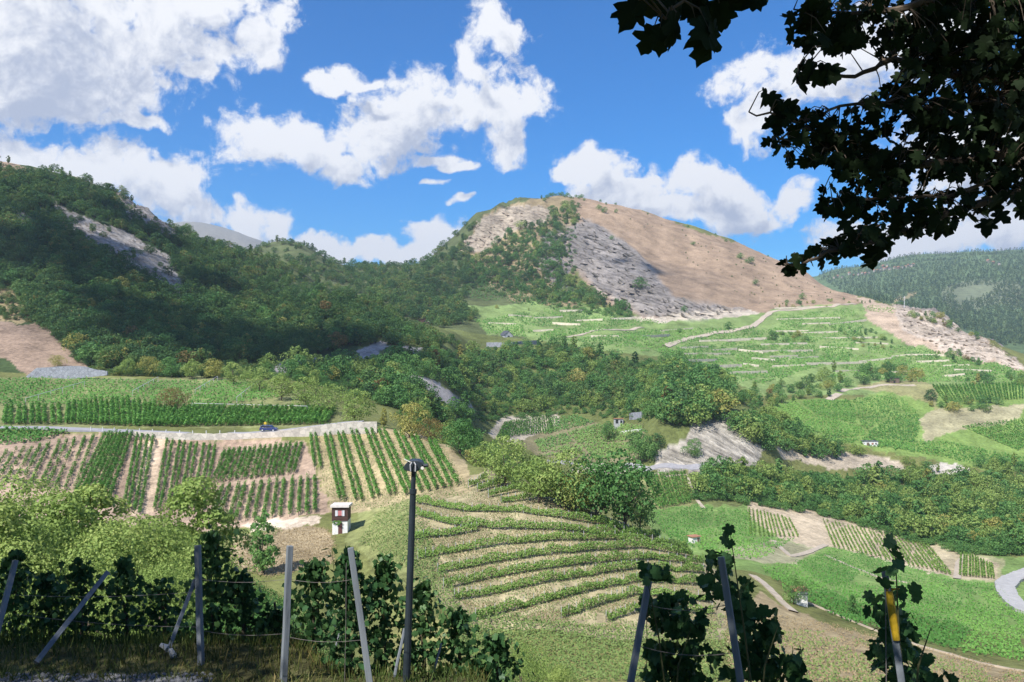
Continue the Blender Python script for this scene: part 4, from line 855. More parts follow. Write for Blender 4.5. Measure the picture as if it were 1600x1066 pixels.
MARKS5 = ((1170,660,'beside the pale cliff'),(1240,680,'on the brow above the pale bank'),(1110,760,'below the pale cliff'),(1200,760,'in the left end of the right-hand wood'),(1300,780,'in the middle of the right-hand wood'),(1400,800,'in the right-hand wood above the pink slope'),(1500,790,'in the right-hand wood below the pale track end'),(1580,830,'in the right-hand wood above the road bend'),(1340,700,'beside the small white building'),(1540,740,'along the top of the right-hand wood'))
wood('valley_tree', [([(1075,775),(1115,735),(1190,745),(1290,752),(1400,748),(1520,752),(1640,752),(1640,868),(1500,862),(1400,838),(1300,806),(1190,788)],14,300,520,6.5,12.5,[],0.88),
     ([(1140,668),(1180,655),(1225,660),(1260,690),(1315,706),(1310,722),(1240,715),(1185,700)],11,380,520,8,12,[],0.95),([(1330,700),(1352,706),(1350,716),(1325,716)],14,400,540,6,8,[],1),
     ([(1395,722),(1450,725),(1470,738),(1420,742)],13,400,540,4,7,[],0.9),([(1530,720),(1640,735),(1640,760),(1540,750)],15,380,560,6,9,[],0.9)], 300, 'tree', 'trees of the right-hand wood',
     lambda x, y, h, m: f'{size_word(h)} {look(m)} tree {near_word(x,y,MARKS5)}', ('woods', 'scrubby wood on the right-hand valley side'), mats=[(LM_YELL,.03),(LM_GREEN,.5),(LM_LIGHT,.47)], rest_kinds=FAR_G+FAR_L)
MARKS6 = ((1220,600,'on the field edge right of the cliff knoll'),(1290,610,'left of the brown timber hut'),(1360,590,'behind the brown timber hut'),(1230,525,'in the middle of the terraced slope'),(1370,520,'below the rocky shoulder'),(1480,510,'on the rocky spur'),(1560,600,'under the end of the rocky spur'),(1500,640,'along the track under the striped field'),(1260,470,'at the foot of the tan slope'))
wood('slope_bush', [([(1150,618),(1215,598),(1250,600),(1240,630),(1190,648),(1150,650)],14,460,700,6,10,[],0.9),([(1240,600),(1320,575),(1330,600),(1300,620),(1240,632)],13,500,720,6,10,[],0.9),([(1330,585),(1400,572),(1450,590),(1440,600),(1340,604)],12,500,760,6,11,[],0.85),
     ([(1190,524),(1230,520),(1270,530),(1265,538),(1200,534)],8,600,900,4,7,[],0.9),([(1300,520),(1345,510),(1400,535),(1400,548),(1330,548),(1330,530)],10,600,950,3,7,[],0.55),([(1425,486),(1490,500),(1540,526),(1530,532),(1470,510),(1420,496)],9,700,1100,5,8,[],0.85),
     ([(1470,545),(1520,560),(1540,575),(1500,570),(1460,560)],10,600,900,4,7,[],0.7),([(1500,590),(1640,590),(1640,608),(1520,604)],12,520,760,6,9,[],0.85),([(1450,625),(1490,632),(1570,628),(1560,644),(1460,648)],13,460,700,5,9,[],0.85),
     ([(1205,470),(1330,468),(1330,478),(1210,484)],9,800,1150,3,6,[],0.5),([(1060,515),(1180,508),(1180,515),(1060,524)],14,750,1000,3,6,[],0.3),([(770,480),(830,478),(830,486),(760,490)],12,700,1000,4,7,[],0.3),([(1340,470),(1420,474),(1420,480),(1340,476)],8,900,1150,3,5,[],0.6)], 300, 'bush', 'bushes among the far terraces',
     lambda x, y, h, m: f'{size_word(h)} {look(m)} bush {near_word(x,y,MARKS6)}', ('woods', 'bushes among the far terraces'), mats=[(LM_RUST,.03),(LM_YELL,.12),(LM_GREEN,.5),(LM_LIGHT,.2)], rest_kinds=FAR_G)
# trees standing along the skyline of the left hill and the saddle
k_ = 0
for x in np.arange(-50, 735, 4.2):
    c = colpy(x); w = (YR > 500) & (YR < 1350); i = np.nonzero(w)[0][np.argmin(c[w])]; y = YR[i]*random.uniform(.90,1.0); p = gp(x, y)
    if x < 60 and random.random() < .6: continue
    k_ += 1; far_tree('ridge_tree', p, random.uniform(4,10)*(1.25 if x > 430 else .9), f'{ORD(k_)} tree from the left along the left skyline', 'tree', 'trees along the left skyline')
k_ = 0
for x in list(np.arange(846, 916, 4.5))+[938,947,962,1012,1075,1118,1200]:
    c = colpy(x); w = (YR > 1000) & (YR < 1450); i = np.nonzero(w)[0][np.argmin(c[w])]; k_ += 1
    far_tree('summit_bush', gp(x, YR[i]*random.uniform(.97,1.0)), random.uniform(4,9) if x < 920 else random.uniform(3,5), f'{ORD(k_)} bush from the left along the skyline of the central hill', 'bush', 'bushes along the summit', LM_GREEN)
# low scrub under and between the trees
for poly, sp, lo, hi, h0, h1, nm in (([(400,585),(560,566),(760,548),(860,536),(1000,566),(1125,592),(1130,650),(1010,660),(880,650),(760,660),(690,672),(560,620)],7,325,720,1.5,4,'scrub filling the gaps of the ravine wood'),
   ([(1075,780),(1115,735),(1290,748),(1640,745),(1640,872),(1500,866),(1400,842),(1300,810),(1190,792)],6.5,300,520,2,5,'scrub under the right-hand wood'),([(-40,430),(30,440),(110,525),(150,572),(420,566),(430,600),(160,592),(130,575),(60,505),(-40,500)],7,320,520,1.5,4,'scrub along the foot of the left hill'),
   ([(600,645),(700,665),(780,660),(860,735),(800,760),(740,720),(680,690)],7,214,420,1.5,4,'scrub on the ravine edge behind the paired rows'),([(760,400),(900,320),(900,470),(1000,500),(960,498),(830,478),(700,440)],7,820,1500,3,6,'scrub in the gully of the central hill')):
    q_ = scatter(poly, sp, lo, hi, SCREE+[CRAG], .8); instancer('scrub', [(p.x,p.y,p.z-.1) for _,_,p in q_], [(random.uniform(h0,h1)*1.3,)*2+(random.uniform(h0,h1),) for _ in q_], FAR_G if 'left' not in nm else FAR, nm, 'scrub')
# slabs and ledges of bare rock
ROCKM = solid_mat('ledge_rock', (0.27,0.235,0.20), 0.95, 0.35, 0.25, bump=0.0); ROCKW = solid_mat('ledge_rock_warm', (0.34,0.275,0.21), 0.95, 0.35, 0.25)
def rocks(mat, sx, sz, tilt):
    out = []
    for k in range(5):
        bm = bmesh.new(); bmesh.ops.create_icosphere(bm, subdivisions=1, radius=1.0); r = random.Random(k)
        for v in bm.verts:
            x, y, z = v.co; x *= sx*r.uniform(.6,1.3); y *= .8*r.uniform(.6,1.2); z *= sz*r.uniform(.5,1.3); v.co = (x*math.cos(tilt)+z*math.sin(tilt), y, -x*math.sin(tilt)+z*math.cos(tilt))
        me = bpy.data.meshes.new('ledge'); bm.to_mesh(me); bm.free(); me.materials.append(mat); out.append(me)
    return out
for polys, sp, lo, hi, s0, s1, mat, sx, tilt, lb in (([FACE],10,850,1500,1.2,6,ROCKM,3.0,.72,'slanting ledges of the grey rock face'),([CRAG,CRAG2],9,850,1500,2,8,ROCKW,1.3,.9,'craggy ledges of the sunlit crag'),([RIDGE_R],9,600,1200,1,4,ROCKW,2.0,.6,'pale slabs on the rocky spur'),([ROCK_A,ROCK_B],6,330,900,1.2,3.2,ROCKM,2.2,.8,'broken slabs in the rock scars of the left hill')):
    q_ = []
    for poly in polys: q_ += scatter(poly, sp, lo, hi, (), .75)
    if q_: instancer('ledges', [(p.x,p.y,p.z-.12*s1) for _,_,p in q_], [(random.uniform(s0,s1),random.uniform(s0,s1)*.8,random.uniform(s0,s1)*.55) for _ in q_], rocks(mat, sx, .7, tilt), lb, 'rock ledges', 0.5)
# single bushes on the bare tan slope
for x, y, h, d in ((935,328,9,'first in a line near the top'),(945,333,10,'second in a line near the top'),(963,333,7,'third in a line near the top'),(955,375,7,'alone high on the rock face'),(1003,452,16,'tall one low on the grey rock face'),(1158,405,10,'beside the sky edge, upper of a pair'),(1172,412,11,'beside the sky edge, lower of a pair'),(1180,445,8,'in the middle of the lower slope'),(1083,383,6,'half way up the slope'),(1070,488,8,'on the pale scree line'),(1135,378,5,'breaking the skyline'),(1013,330,4,'breaking the skyline near the top'),(1140,515,9,'beside the pale track'),(1255,468,9,'near the foot of the slope')):
    p = hit(x, y, 800, 1500)
    if p: far_tree('hill_bush', p, h, f'green bush {d} of the tan central hill', 'bush', 'bushes on the bare slope of the central hill', LM_GREEN, 4)
rs_ = np.random.default_rng(5); pts_ = [(x,y,p) for x,y,p in scatter([(930,325),(1100,365),(1300,450),(1300,470),(1190,482),(1100,430),(1000,352)],11,840,1500,(),0.45)]
instancer('scrub', [tuple(p) for _,_,p in pts_], [(random.uniform(1,2.6),)*3 for _ in pts_], FAR, 'dry scrub tufts scattered over the tan slope', 'scrub')
# the wooded mountain beyond
pf = scatter([(1285,436),(1340,424),(1450,405),(1530,402),(1640,396),(1640,540),(1560,540),(1450,490),(1330,468)],3.6,1450,3900,[[(1490,452),(1530,446),(1560,450),(1530,466),(1495,474)],[(1380,482),(1420,462),(1440,458),(1410,472),(1392,486)]],0.85)
for x in np.arange(1280, 1645, 2.6):
    c = colpy(x); w = (YR > 1500) & (YR < 4200); i = np.nonzero(w)[0][np.argmin(c[w])]
    for f_ in (.93,.965,1.0): pf.append((x, 0, gp(x+random.uniform(-1.5,1.5), YR[i]*f_)))
instancer('forest', [(p.x,p.y,p.z-4) for _,_,p in pf], [(random.uniform(9,17),)*2+(random.uniform(10,20),) for _ in pf], CONE, 'hazy green forest on the far mountain at right', 'forest')

# trees one can tell apart, nearer by
T_ = [ # name, px, py of the foot, distance range, height, kind, material, width, label
 ('broadleaf_tree',975,826,(140,200),15.1,0,LM_GREEN,1.0,'large grey-green tree at the right end of the line behind the knoll'),
 ('broadleaf_tree',930,812,(140,200),12.3,3,LM_GREEN,1.0,'grey-green tree next to the large one behind the knoll'),
 ('broadleaf_tree',885,796,(140,200),11.2,1,LM_LIGHT,0.9,'pale tree in the middle of the line behind the knoll'),
 ('broadleaf_tree',842,786,(140,210),9.0,0,LM_LIGHT,1.1,'low pale tree in the line behind the knoll'),
 ('broadleaf_tree',905,800,(140,200),7.8,4,LM_YELL,0.8,'small yellowing tree between the grey-green trees behind the knoll'),
 ('broadleaf_tree',1000,828,(140,200),9.0,1,LM_GREEN,0.8,'rounded tree at the very end of the line behind the knoll'),
 ('broadleaf_tree',790,762,(150,230),10.6,1,LM_LIGHT,0.9,'pale tree over the topmost terrace rows'),
 ('broadleaf_tree',755,728,(160,240),10.1,0,LM_LIGHT,1.0,'pale green tree at the corner of the paired rows'),
 ('broadleaf_tree',720,712,(165,240),9.0,3,LM_GREEN,1.1,'green tree right of the paired rows'),
 ('broadleaf_tree',690,692,(180,250),8.4,4,LM_LIGHT,1.0,'broad pale shrub right of the yellow tree by the road end'),
 ('broadleaf_tree',815,742,(160,250),9.0,4,LM_LIGHT,1.0,'bushy pale tree above the terraced knoll'),
 ('broadleaf_tree',735,700,(190,260),7.8,1,LM_YELL,0.9,'yellowish tree behind the paired rows'),
 ('broadleaf_tree',860,765,(160,250),9.0,0,LM_LIGHT,1.0,'pale willow-like tree above the terraces'),
 ('broadleaf_tree',640,684,(195,245),9.6,1,LM_YELL,0.9,'round golden-topped tree standing at the end of the road wall'),
 ('broadleaf_tree',672,690,(195,245),6.2,4,LM_RUST,0.9,'orange-tinged bush right of the golden-topped tree'),
 ('broadleaf_tree',600,668,(212,260),5.6,2,LM_YELL,0.8,'thin yellow bush left of the golden-topped tree'),
 ('broadleaf_tree',555,662,(212,270),10.4,1,LM_LIGHT,0.9,'rounded yellow-green tree at the end of the upper vineyard'),
 ('broadleaf_tree',515,648,(215,280),10.4,4,LM_LIGHT,0.9,'second yellow-green tree from the end of the upper vineyard'),
 ('broadleaf_tree',478,636,(215,290),10.4,1,LM_LIGHT,1.0,'third yellow-green tree from the end of the upper vineyard'),
 ('broadleaf_tree',440,626,(215,300),9.8,0,LM_LIGHT,1.1,'broad yellow-green tree above the upper vineyard'),
 ('broadleaf_tree',405,612,(215,320),9.8,4,LM_LIGHT,1.0,'pale tree at the top corner of the upper vineyard'),
 ('broadleaf_tree',365,600,(215,330),9.1,1,LM_LIGHT,1.0,'pale tree above the middle of the upper vineyard'),
 ('broadleaf_tree',335,594,(215,330),9.1,3,LM_YELL,1.0,'yellow-green tree above the bench vineyard'),
 ('broadleaf_tree',300,592,(215,335),8.5,0,LM_LIGHT,1.0,'low pale tree left of the yellow-green one above the bench'),
 ('broadleaf_tree',268,590,(215,335),9.1,1,LM_GREEN,1.0,'green tree above the bench vineyard'),
 ('broadleaf_tree',235,588,(215,335),9.1,4,LM_YELL,0.9,'yellow-green bush right of the grey field wall'),
 ('broadleaf_tree',200,588,(215,335),7.8,1,LM_LIGHT,0.9,'pale bush near the grey field wall'),
 ('broadleaf_tree',90,574,(300,345),5.9,4,LM_YELL,0.9,'yellow-green bush on top of the grey field wall'),
 ('broadleaf_tree',272,640,(212,320),7.8,4,LM_RUST,0.9,'rusty bush between the upper vineyard plots'),
 ('broadleaf_tree',1240,944,(110,170),5.6,1,LM_GREEN,0.8,'small tree leaning on the white shed'),
 ('broadleaf_tree',1332,962,(110,200),4.0,2,LM_GREEN,0.9,'thin bush right of the white shed'),
 ('broadleaf_tree',410,898,(90,135),10.1,2,LM_GREEN,0.9,'pointed bright green tree below the brown bank'),
 ('broadleaf_tree',1003,724,(370,440),17.9,0,LM_GREEN,0.85,'round dark tree beside the ravine road wall'),
 ('broadleaf_tree',950,690,(420,520),12.3,3,LM_GREEN,0.8,'dark tree in front of the stone hut in the ravine'),
 ('broadleaf_tree',1085,715,(370,440),10.1,1,LM_GREEN,0.9,'lone tree growing on the pale cliff'),
 ('broadleaf_tree',15,250,(500,760),11.7,0,LM_FOREST,0.9,'first dark tree on the skyline at the left edge'),
 ('broadleaf_tree',48,252,(500,760),10.4,3,LM_FOREST,0.9,'second dark tree on the skyline at the left edge')]
for nm, x, y, (lo, hi), h, k, mt_, wd, lb in T_:
    p = hit(x, y, lo, hi) or gp(x, (lo+hi)/2)
    tree(nm, p, h, lb, 'tree', None, mt_, k, wd)
# leafy trees just below the foreground bench, at left
for x, yt, Y, k, mt_, wd, lb in ((20,752,40,0,LM_LIGHT,0.85,'tall sunlit tree at the left edge'),(95,790,36,1,LM_LIGHT,1.25,'dark-hearted sunlit tree second from the left edge'),(135,772,44,3,LM_LIGHT,1.3,'feathery pale tree behind the left bushes'),(190,800,40,2,LM_LIGHT,0.8,'broad sunlit tree under the dense slanted vines'),(250,818,37,0,LM_LIGHT,0.85,'sunlit yellow-green tree in the middle of the left bushes'),
  (300,765,46,1,LM_LIGHT,1.1,'slender pale tree standing before the bare earth strip'),(150,850,30,2,LM_LIGHT,0.9,'low sunlit bush in front of the pale trees'),(330,880,32,0,LM_LIGHT,0.9,'bushy pale tree behind the tall vine post'),(55,850,30,0,LM_LIGHT,0.9,'leafy sunlit bush low at the left edge'),(235,880,27,2,LM_LIGHT,0.9,'sunlit bush seen between the leaning posts'),
  (400,905,30,0,LM_GREEN,0.8,'green bush right of the tall vine post'),(450,925,32,2,LM_GREEN,0.8,'low green bush behind the second upright post'),(70,800,33,2,LM_LIGHT,1.0,'round sunlit tree filling the left corner'),(165,812,35,0,LM_LIGHT,1.0,'full yellow-green tree under the gappy vines'),(285,850,33,2,LM_LIGHT,0.9,'full pale tree left of the tall vine post'),(5,800,31,1,LM_LIGHT,1.2,'tall pale tree cut by the left edge'),(350,925,26,2,LM_GREEN,0.8,'green bush glimpsed right of the tall vine post'),(820,1000,52,2,LM_LIGHT,0.7,'sunlit shrub right of the shaded vines'),(870,1040,48,0,LM_LIGHT,0.7,'pale shrub at the bottom edge'),(770,1020,46,2,LM_GREEN,0.7,'green shrub behind the end of the shaded vines')):
    p = gp(x, Y); ztop = (CY-yt)/F*Y; h = max(3.0, (ztop-p.z)*1.12)
    tree('leafy_tree' if h > 5 else 'leafy_bush', p, h, lb, 'tree' if h > 5 else 'bush', None, mt_, k, wd, NEAR)

# ------------------------------------------------------------------ huts, cars, village
WHITE = solid_mat('white_plaster', (0.74,0.72,0.69), 0.9, 0.12, 2.0); TIMBER = solid_mat('brown_timber', (0.085,0.045,0.035), 0.85, 0.35, 3, stretch=(0.3,0.3,9), bump=0.5); TIMB2 = solid_mat('weathered_timber', (0.17,0.12,0.09), 0.9, 0.3, 2, stretch=(4,4,0.4))
SLAB = solid_mat('pale_roof_slab', (0.66,0.60,0.55), 0.9, 0.12, 2); DARKR = solid_mat('dark_roof', (0.07,0.075,0.09), 0.7, 0.3, 1.5); REDR = solid_mat('tile_roof', (0.36,0.17,0.10), 0.8, 0.3, 2); GREYW = solid_mat('grey_wall', (0.45,0.45,0.46), 0.9, 0.2, 1.2)
GLASSD = solid_mat('dark_window', (0.03,0.035,0.04), 0.15, 0.2, 1, spec=0.6); PINK = solid_mat('red_curtain', (0.50,0.17,0.17), 0.7, 0.25, 7); SHUT = solid_mat('shutter_paint', (0.62,0.62,0.64), 0.7, 0.1, 4); DOORM = solid_mat('door_wood', (0.12,0.05,0.045), 0.7, 0.3, 4, stretch=(6,6,1))
def part(name, mb, mat, parent, bevel=0.0): return link(name, mb.mesh(name, bevel), mat, parent)
def hut(name, px, py, lo, hi, w, d, h, wallm, roofm, label, roof='flat', cat='hut', openings=(), yaw=0.0, over=0.35, up=0.0):
    p = hit(px, py, lo, hi) or gp(px, (lo+hi)/2); e = empty(name, (p.x, p.y+d/2, p.z-0.1), yaw); e['kind'] = 'thing'
    part('wall', MB().box(-w/2,w/2,-d/2,d/2,-1.5,h), wallm, e)
    if roof == 'flat': part('roof', MB().add(*slab(-w/2-over,w/2+over,-d/2-over,d/2+over,h+0.02,h+0.22,0.05*d)), roofm, e)
    else:
        rh = roof; ov = over; t = 0.18
        if cat == 'house' or roof > 0:
            part('roof', MB().prism([(-w/2-ov,h-.1),(0,h+rh),(w/2+ov,h-.1),(w/2+ov,h+t-.1),(0,h+rh+t),(-w/2-ov,h+t-.1)], -d/2-ov, d/2+ov), roofm, e)
            part('gable', MB().prism([(-w/2,h),(w/2,h),(0,h+rh*.98)], -d/2, d/2), wallm, e)
    for nm, x0, x1, z0, z1, m in openings: part(nm, MB().box(x0,x1,-d/2-.06,-d/2+.05,z0,z1), m, e)
    return tag(e, label, cat)
def slab(x0,x1,y0,y1,z0,z1,rise):
    return [(x0,y0,z0),(x1,y0,z0),(x1,y1,z0-rise),(x0,y1,z0-rise),(x0,y0,z1),(x1,y0,z1),(x1,y1,z1-rise),(x0,y1,z1-rise)], [(0,3,2,1),(4,5,6,7),(0,1,5,4),(1,2,6,5),(2,3,7,6),(3,0,4,7)]
# two-storey vineyard hut on the knoll
p = hit(531,834,125,150) or gp(531,140); Y0 = p.y; K = Y0/F
hx = empty('vineyard_hut', (p.x, p.y+1.4, p.z), 0.02); hx['kind'] = 'thing'
W2 = 11.8*K; H1 = 20*K; H2 = 41.5*K
part('plaster_base', MB().box(-W2,W2,-1.5,1.6,-1.6,H1), WHITE, hx)
tu = part('timber_storey', MB().box(-W2-.04,W2+.04,-1.56,1.64,H1+.002,H2), TIMBER, hx)
for i in range(9):
    z = H1+(H2-H1)*i/9; b = link('plank', MB().box(-W2-.07,W2+.07,-1.62,-1.555,z+.02,z+(H2-H1)/9-.02).mesh('plank'), TIMBER, tu)
part('roof', MB().add(*slab(-W2-.32,W2+.32,-1.9,1.9,H2+.01,H2+.42,0.25)), SLAB, hx)
wn = part('window', MB().box(-.36,.42,-1.70,-1.60,H1+1.0,H1+1.86), PINK, hx)
for sx_ in (-.36,.40): link('frame', MB().box(sx_-.03,sx_+.05,-1.73,-1.69,H1+.97,H1+1.9).mesh('frame'), SHUT, wn)
part('shutter', MB().box(-.80,-.42,-1.72,-1.63,H1+.92,H1+1.92), SHUT, hx); part('shutter', MB().box(.50,.86,-1.72,-1.63,H1+.92,H1+1.92), SHUT, hx)
part('door', MB().box(-.30,.42,-1.56,-1.45,-.3,H1-.25), DOORM, hx)
tag(hx, 'narrow two-storey hut with brown timber top and white base on the knoll', 'hut')
V_, t_ = crown(77, 1.0, 2.6, 0.0, 9, 700, 0.16, 0.20, 'round'); cl = link('climbing_vine', quads_mesh('climbing_vine', V_*np.array([1,0.35,1]), t_), LM_GREEN); cl.location = (p.x-.3, p.y-0.35, p.z+H1-.75); tag(cl, 'leafy green climber over the door of the two-storey hut', 'climber')
hut('white_shed', 1253, 947, 110, 170, 2.0, 2.4, 2.7, WHITE, REDR, 'small white shed with a flat brown roof beside the dirt path', openings=[('ledge',-1.05,1.05,2.05,2.16,DARKR)], over=0.3)
hut('white_hut', 1361, 697, 440, 540, 8.6, 5, 3.0, WHITE, DARKR, 'long low white hut with a dark flat roof on the pale brow', openings=[('door',-2.6,-1.2,0,2.2,TIMB2),('window',0.3,1.6,1.0,2.0,REDR),('window',2.6,3.4,1.0,2.0,GLASSD)])
hut('timber_hut', 1398, 599, 540, 720, 7.5, 6, 4.2, TIMB2, DARKR, 'brown timber hut beside the pale track on the far slope', openings=[('door',-1,0.4,0,2.2,GLASSD)])
hut('tower_hut', 1131, 606, 420, 620, 3.4, 3.4, 5.5, GREYW, DARKR, 'narrow pale hut with dark gable roof among trees on the knoll', 1.4, openings=[('window',-.6,.6,2.6,3.8,GLASSD),('door',-.5,.5,0,2,TIMB2)])
hut('stone_hut', 967, 668, 420, 560, 5.0, 4, 5.0, GREYW, REDR, 'red-roofed stone hut with dark porch in the ravine vineyard', 'flat', openings=[('door',-1.9,-0.3,2.4,4.6,GLASSD),('window',0.8,2.0,2.6,4.2,GLASSD),('window',1.0,2.0,.4,1.8,GLASSD)])
hut('valley_hut', 1086, 849, 200, 330, 2.6, 2.4, 2.0, WHITE, REDR, 'tiny white hut with a red roof in the hollow', 'flat', openings=[('door',0.3,1.1,0,1.7,TIMB2)], yaw=0.4)
hut('gable_house', 791, 527, 600, 760, 8.5, 9, 1.6, GREYW, DARKR, 'dark gable-roofed house in the saddle above the long grey wall', 4.2, cat='house', openings=[('window',-1,1,.3,1.4,GLASSD)], yaw=0.5)
hut('long_chalet', 664, 504, 560, 760, 12, 6, 2.6, TIMBER, TIMB2, 'long low brown chalet tucked in the saddle wood', 1.4, cat='house', openings=[('door',-1,0.3,0,2,GLASSD),('window',2.5,4,.9,1.9,WHITE)], over=0.6)
hut('ridge_house', 957, 548, 600, 760, 8, 6, 3, WHITE, DARKR, 'small pale house beside the track on the terraced slope', 2.0, cat='house', openings=[('window',-2,-1,1,2,GLASSD)]) if False else None
b_ = hits([(969,676),(985,674),(1003,672)], 400, 520)
if len(b_) > 1: wall('garden_wall', b_, 0.7, WHITE, 'broken white garden wall in front of the stone hut', 0.4)
def make_car(name, label, loc, rz, paint, L_=4.4, van=False, sc=1.0):
    e = empty(name, loc, rz); e.scale = (sc,)*3; hw = 0.86; H = 1.55 if not van else 1.95
    lower = [(-L_/2,.38),(-L_/2+.05,.85),(-L_/2+.15,.98),(L_/2-.9,.98),(L_/2-.15,.80),(L_/2,.62),(L_/2-.03,.34),(-L_/2+.1,.30)]
    body = part('body', MB().prism(lower, -hw, hw), paint, e, 0.05)
    cab = [(-L_/2+.12,.96),(-L_/2+.35,H-.06),(-L_/2+.65,H),(.45,H),(.75,H-.08),(L_/2-1.05,.96)]
    part('cabin', MB().prism([(x,z) for x,z in cab], -hw+.09, hw-.09), paint, e, 0.04)
    gl = [(-L_/2+.42,1.02),(-L_/2+.55,H-.16),(.42,H-.16),(L_/2-1.32,1.02)]
    for s in (-1,1): part('side_window', MB().prism(gl, s*(hw-.09)-.012, s*(hw-.09)+.012), GLASSD, e)
    part('windscreen', MB().add([(.80,-hw+.2,H-.14),(.80,hw-.2,H-.14),(L_/2-1.02,hw-.16,1.0),(L_/2-1.02,-hw+.16,1.0),(.86,-hw+.2,H-.14),(.86,hw-.2,H-.14),(L_/2-.98,hw-.16,1.0),(L_/2-.98,-hw+.16,1.0)],[(0,1,2,3),(7,6,5,4),(0,4,5,1),(1,5,6,2),(2,6,7,3),(3,7,4,0)]), GLASSD, e)
    for s in (-1,1):
        for x in (-L_/2+.82, L_/2-.82):
            wh = part('wheel', MB().tube([(x,s*(hw-.18),.32),(x,s*(hw+.02),.32)], .32, 14), TYRE, e); link('rim', MB().tube([(x,s*(hw+.0),.32),(x,s*(hw+.035),.32)], .19, 10).mesh('rim'), SHUT, wh)
        part('headlight', MB().box(L_/2-.22,L_/2-.06,s*.62-.16,s*.62+.16,.64,.78), SHUT, e); part('tail_light', MB().box(-L_/2-.0,-L_/2+.10,s*.70-.1,s*.70+.1,.72,.92), PINK, e)
    return tag(e, label, 'car')
TYRE = solid_mat('tyre', (0.02,0.02,0.02), 0.8, 0.2, 3); BLUE = solid_mat('dark_blue_paint', (0.02,0.035,0.14), 0.25, 0.1, 2, spec=0.6); CWHITE = solid_mat('white_paint', (0.75,0.75,0.76), 0.3, 0.05, 2, spec=0.5); NAVY = solid_mat('black_blue_paint', (0.015,0.02,0.05), 0.25, 0.1, 2, spec=0.6)
q = roadpt(419, 0.6); make_car('parked_car', 'dark blue car on the road above the pale stone wall', (q.x,q.y,q.z+.26), -0.05, BLUE, 4.5)
q = hit(869,726,385,440) or gp(869,412); make_car('parked_car', 'white car on the ravine road near the pale concrete wall', (q.x,q.y,q.z+.5), 0.1, CWHITE, 4.6, True)
q = hit(1603,909,210,330) or gp(1603,250); make_car('parked_car', 'dark car cut by the right edge on the valley road', (q.x+1.6,q.y,q.z+.35), 0.35, NAVY, 4.4)
# bollards along the upper road, and a yellow road sign
BOL = MB().tube([(0,0,0),(0,0,.85)], .07, 6).mesh('bollard'); BOL.materials.append(WHITE)
for i, x in enumerate((150,168,186,206,225,245,266,287,307,328,349,372)):
    q = roadpt(x, -2.5); o = link('bollard', BOL); o.location = (q.x,q.y,q.z+.25); o.scale = (1.6,1.6,1.2); tag(o, f'{ORD(i+1)} small white bollard from the left along the road wall', 'bollard', 'bollards along the road wall')
q = roadpt(408.5, 3.2); e = empty('road_sign', (q.x,q.y,q.z)); part('post', MB().tube([(0,0,0),(0,0,2.6)], .06, 6), SHUT, e); part('sign_plate', MB().box(-.32,.32,-.08,-.05,1.9,2.5), solid_mat('yellow_sign', (0.65,0.45,0.03), 0.5, 0.05), e); tag(e, 'small yellow sign on a post behind the blue car', 'sign')
# mast on the far skyline
q = hit(1413,481,850,1150) or gp(1413,940); e = empty('power_mast', tuple(q)); part('post', MB().tube([(0,0,-1),(0,0,14)], [.35,.2], 6), SHUT, e); part('crossarm', MB().box(-1.4,1.4,-.12,.12,12.2,12.6), SHUT, e); tag(e, 'slender pale mast standing on the grassy shoulder at right', 'mast')
# village on the far mountain
hm = {}; VILW = solid_mat('village_wall', (0.46,0.40,0.34), 0.9, 0.15, 1.0)
for i in range(3):
    b = MB().box(-5,5,-4,4,-3,6); r = MB().prism([(-5.8,5.9),(0,10),(5.8,5.9)], -4.6, 4.6); n = len(b.v); V_ = b.v+r.v; f_ = b.f+[tuple(k+n for k in f) for f in r.f]
    me = bpy.data.meshes.new('village_house'); me.from_pydata(V_, [], f_); me.materials.append([VILW, TIMB2, VILW][i]); me.materials.append([REDR, REDR, DARKR][i])
    for j, pl in enumerate(me.polygons): pl.material_index = 1 if j >= 6 else 0
    hm[i] = me
vs_ = [(1303,434),(1309,432),(1316,433),(1327,428),(1334,430),(1341,429),(1347,427),(1352,428),(1358,426),(1366,424),(1371,423),(1376,422),(1382,421),(1386,419),(1390,421),(1398,419),(1404,419),(1410,418),(1415,417),(1419,415),(1423,416),(1427,414),(1380,417),(1386,415),(1544,409),(1552,411),(1561,413)]
for i, (x, y) in enumerate(vs_):
    q = hit(x, y+1.5, 1500, 3900)
    if q is None: continue
    o = link('village_house', hm[i % 3]); o.location = (q.x,q.y,q.z+2); o.rotation_euler = (0,0,random.uniform(0,3)); s = random.uniform(.6,1.05); o.scale = (s,s,s); o['kind'] = 'thing'
    tag(o, f'{ORD(i+1)} tiny house from the left in the village on the far mountain' if i < 24 else f'{ORD(i-23)} lone tiny house on the far mountain right of the village', 'house', 'houses of the far village')
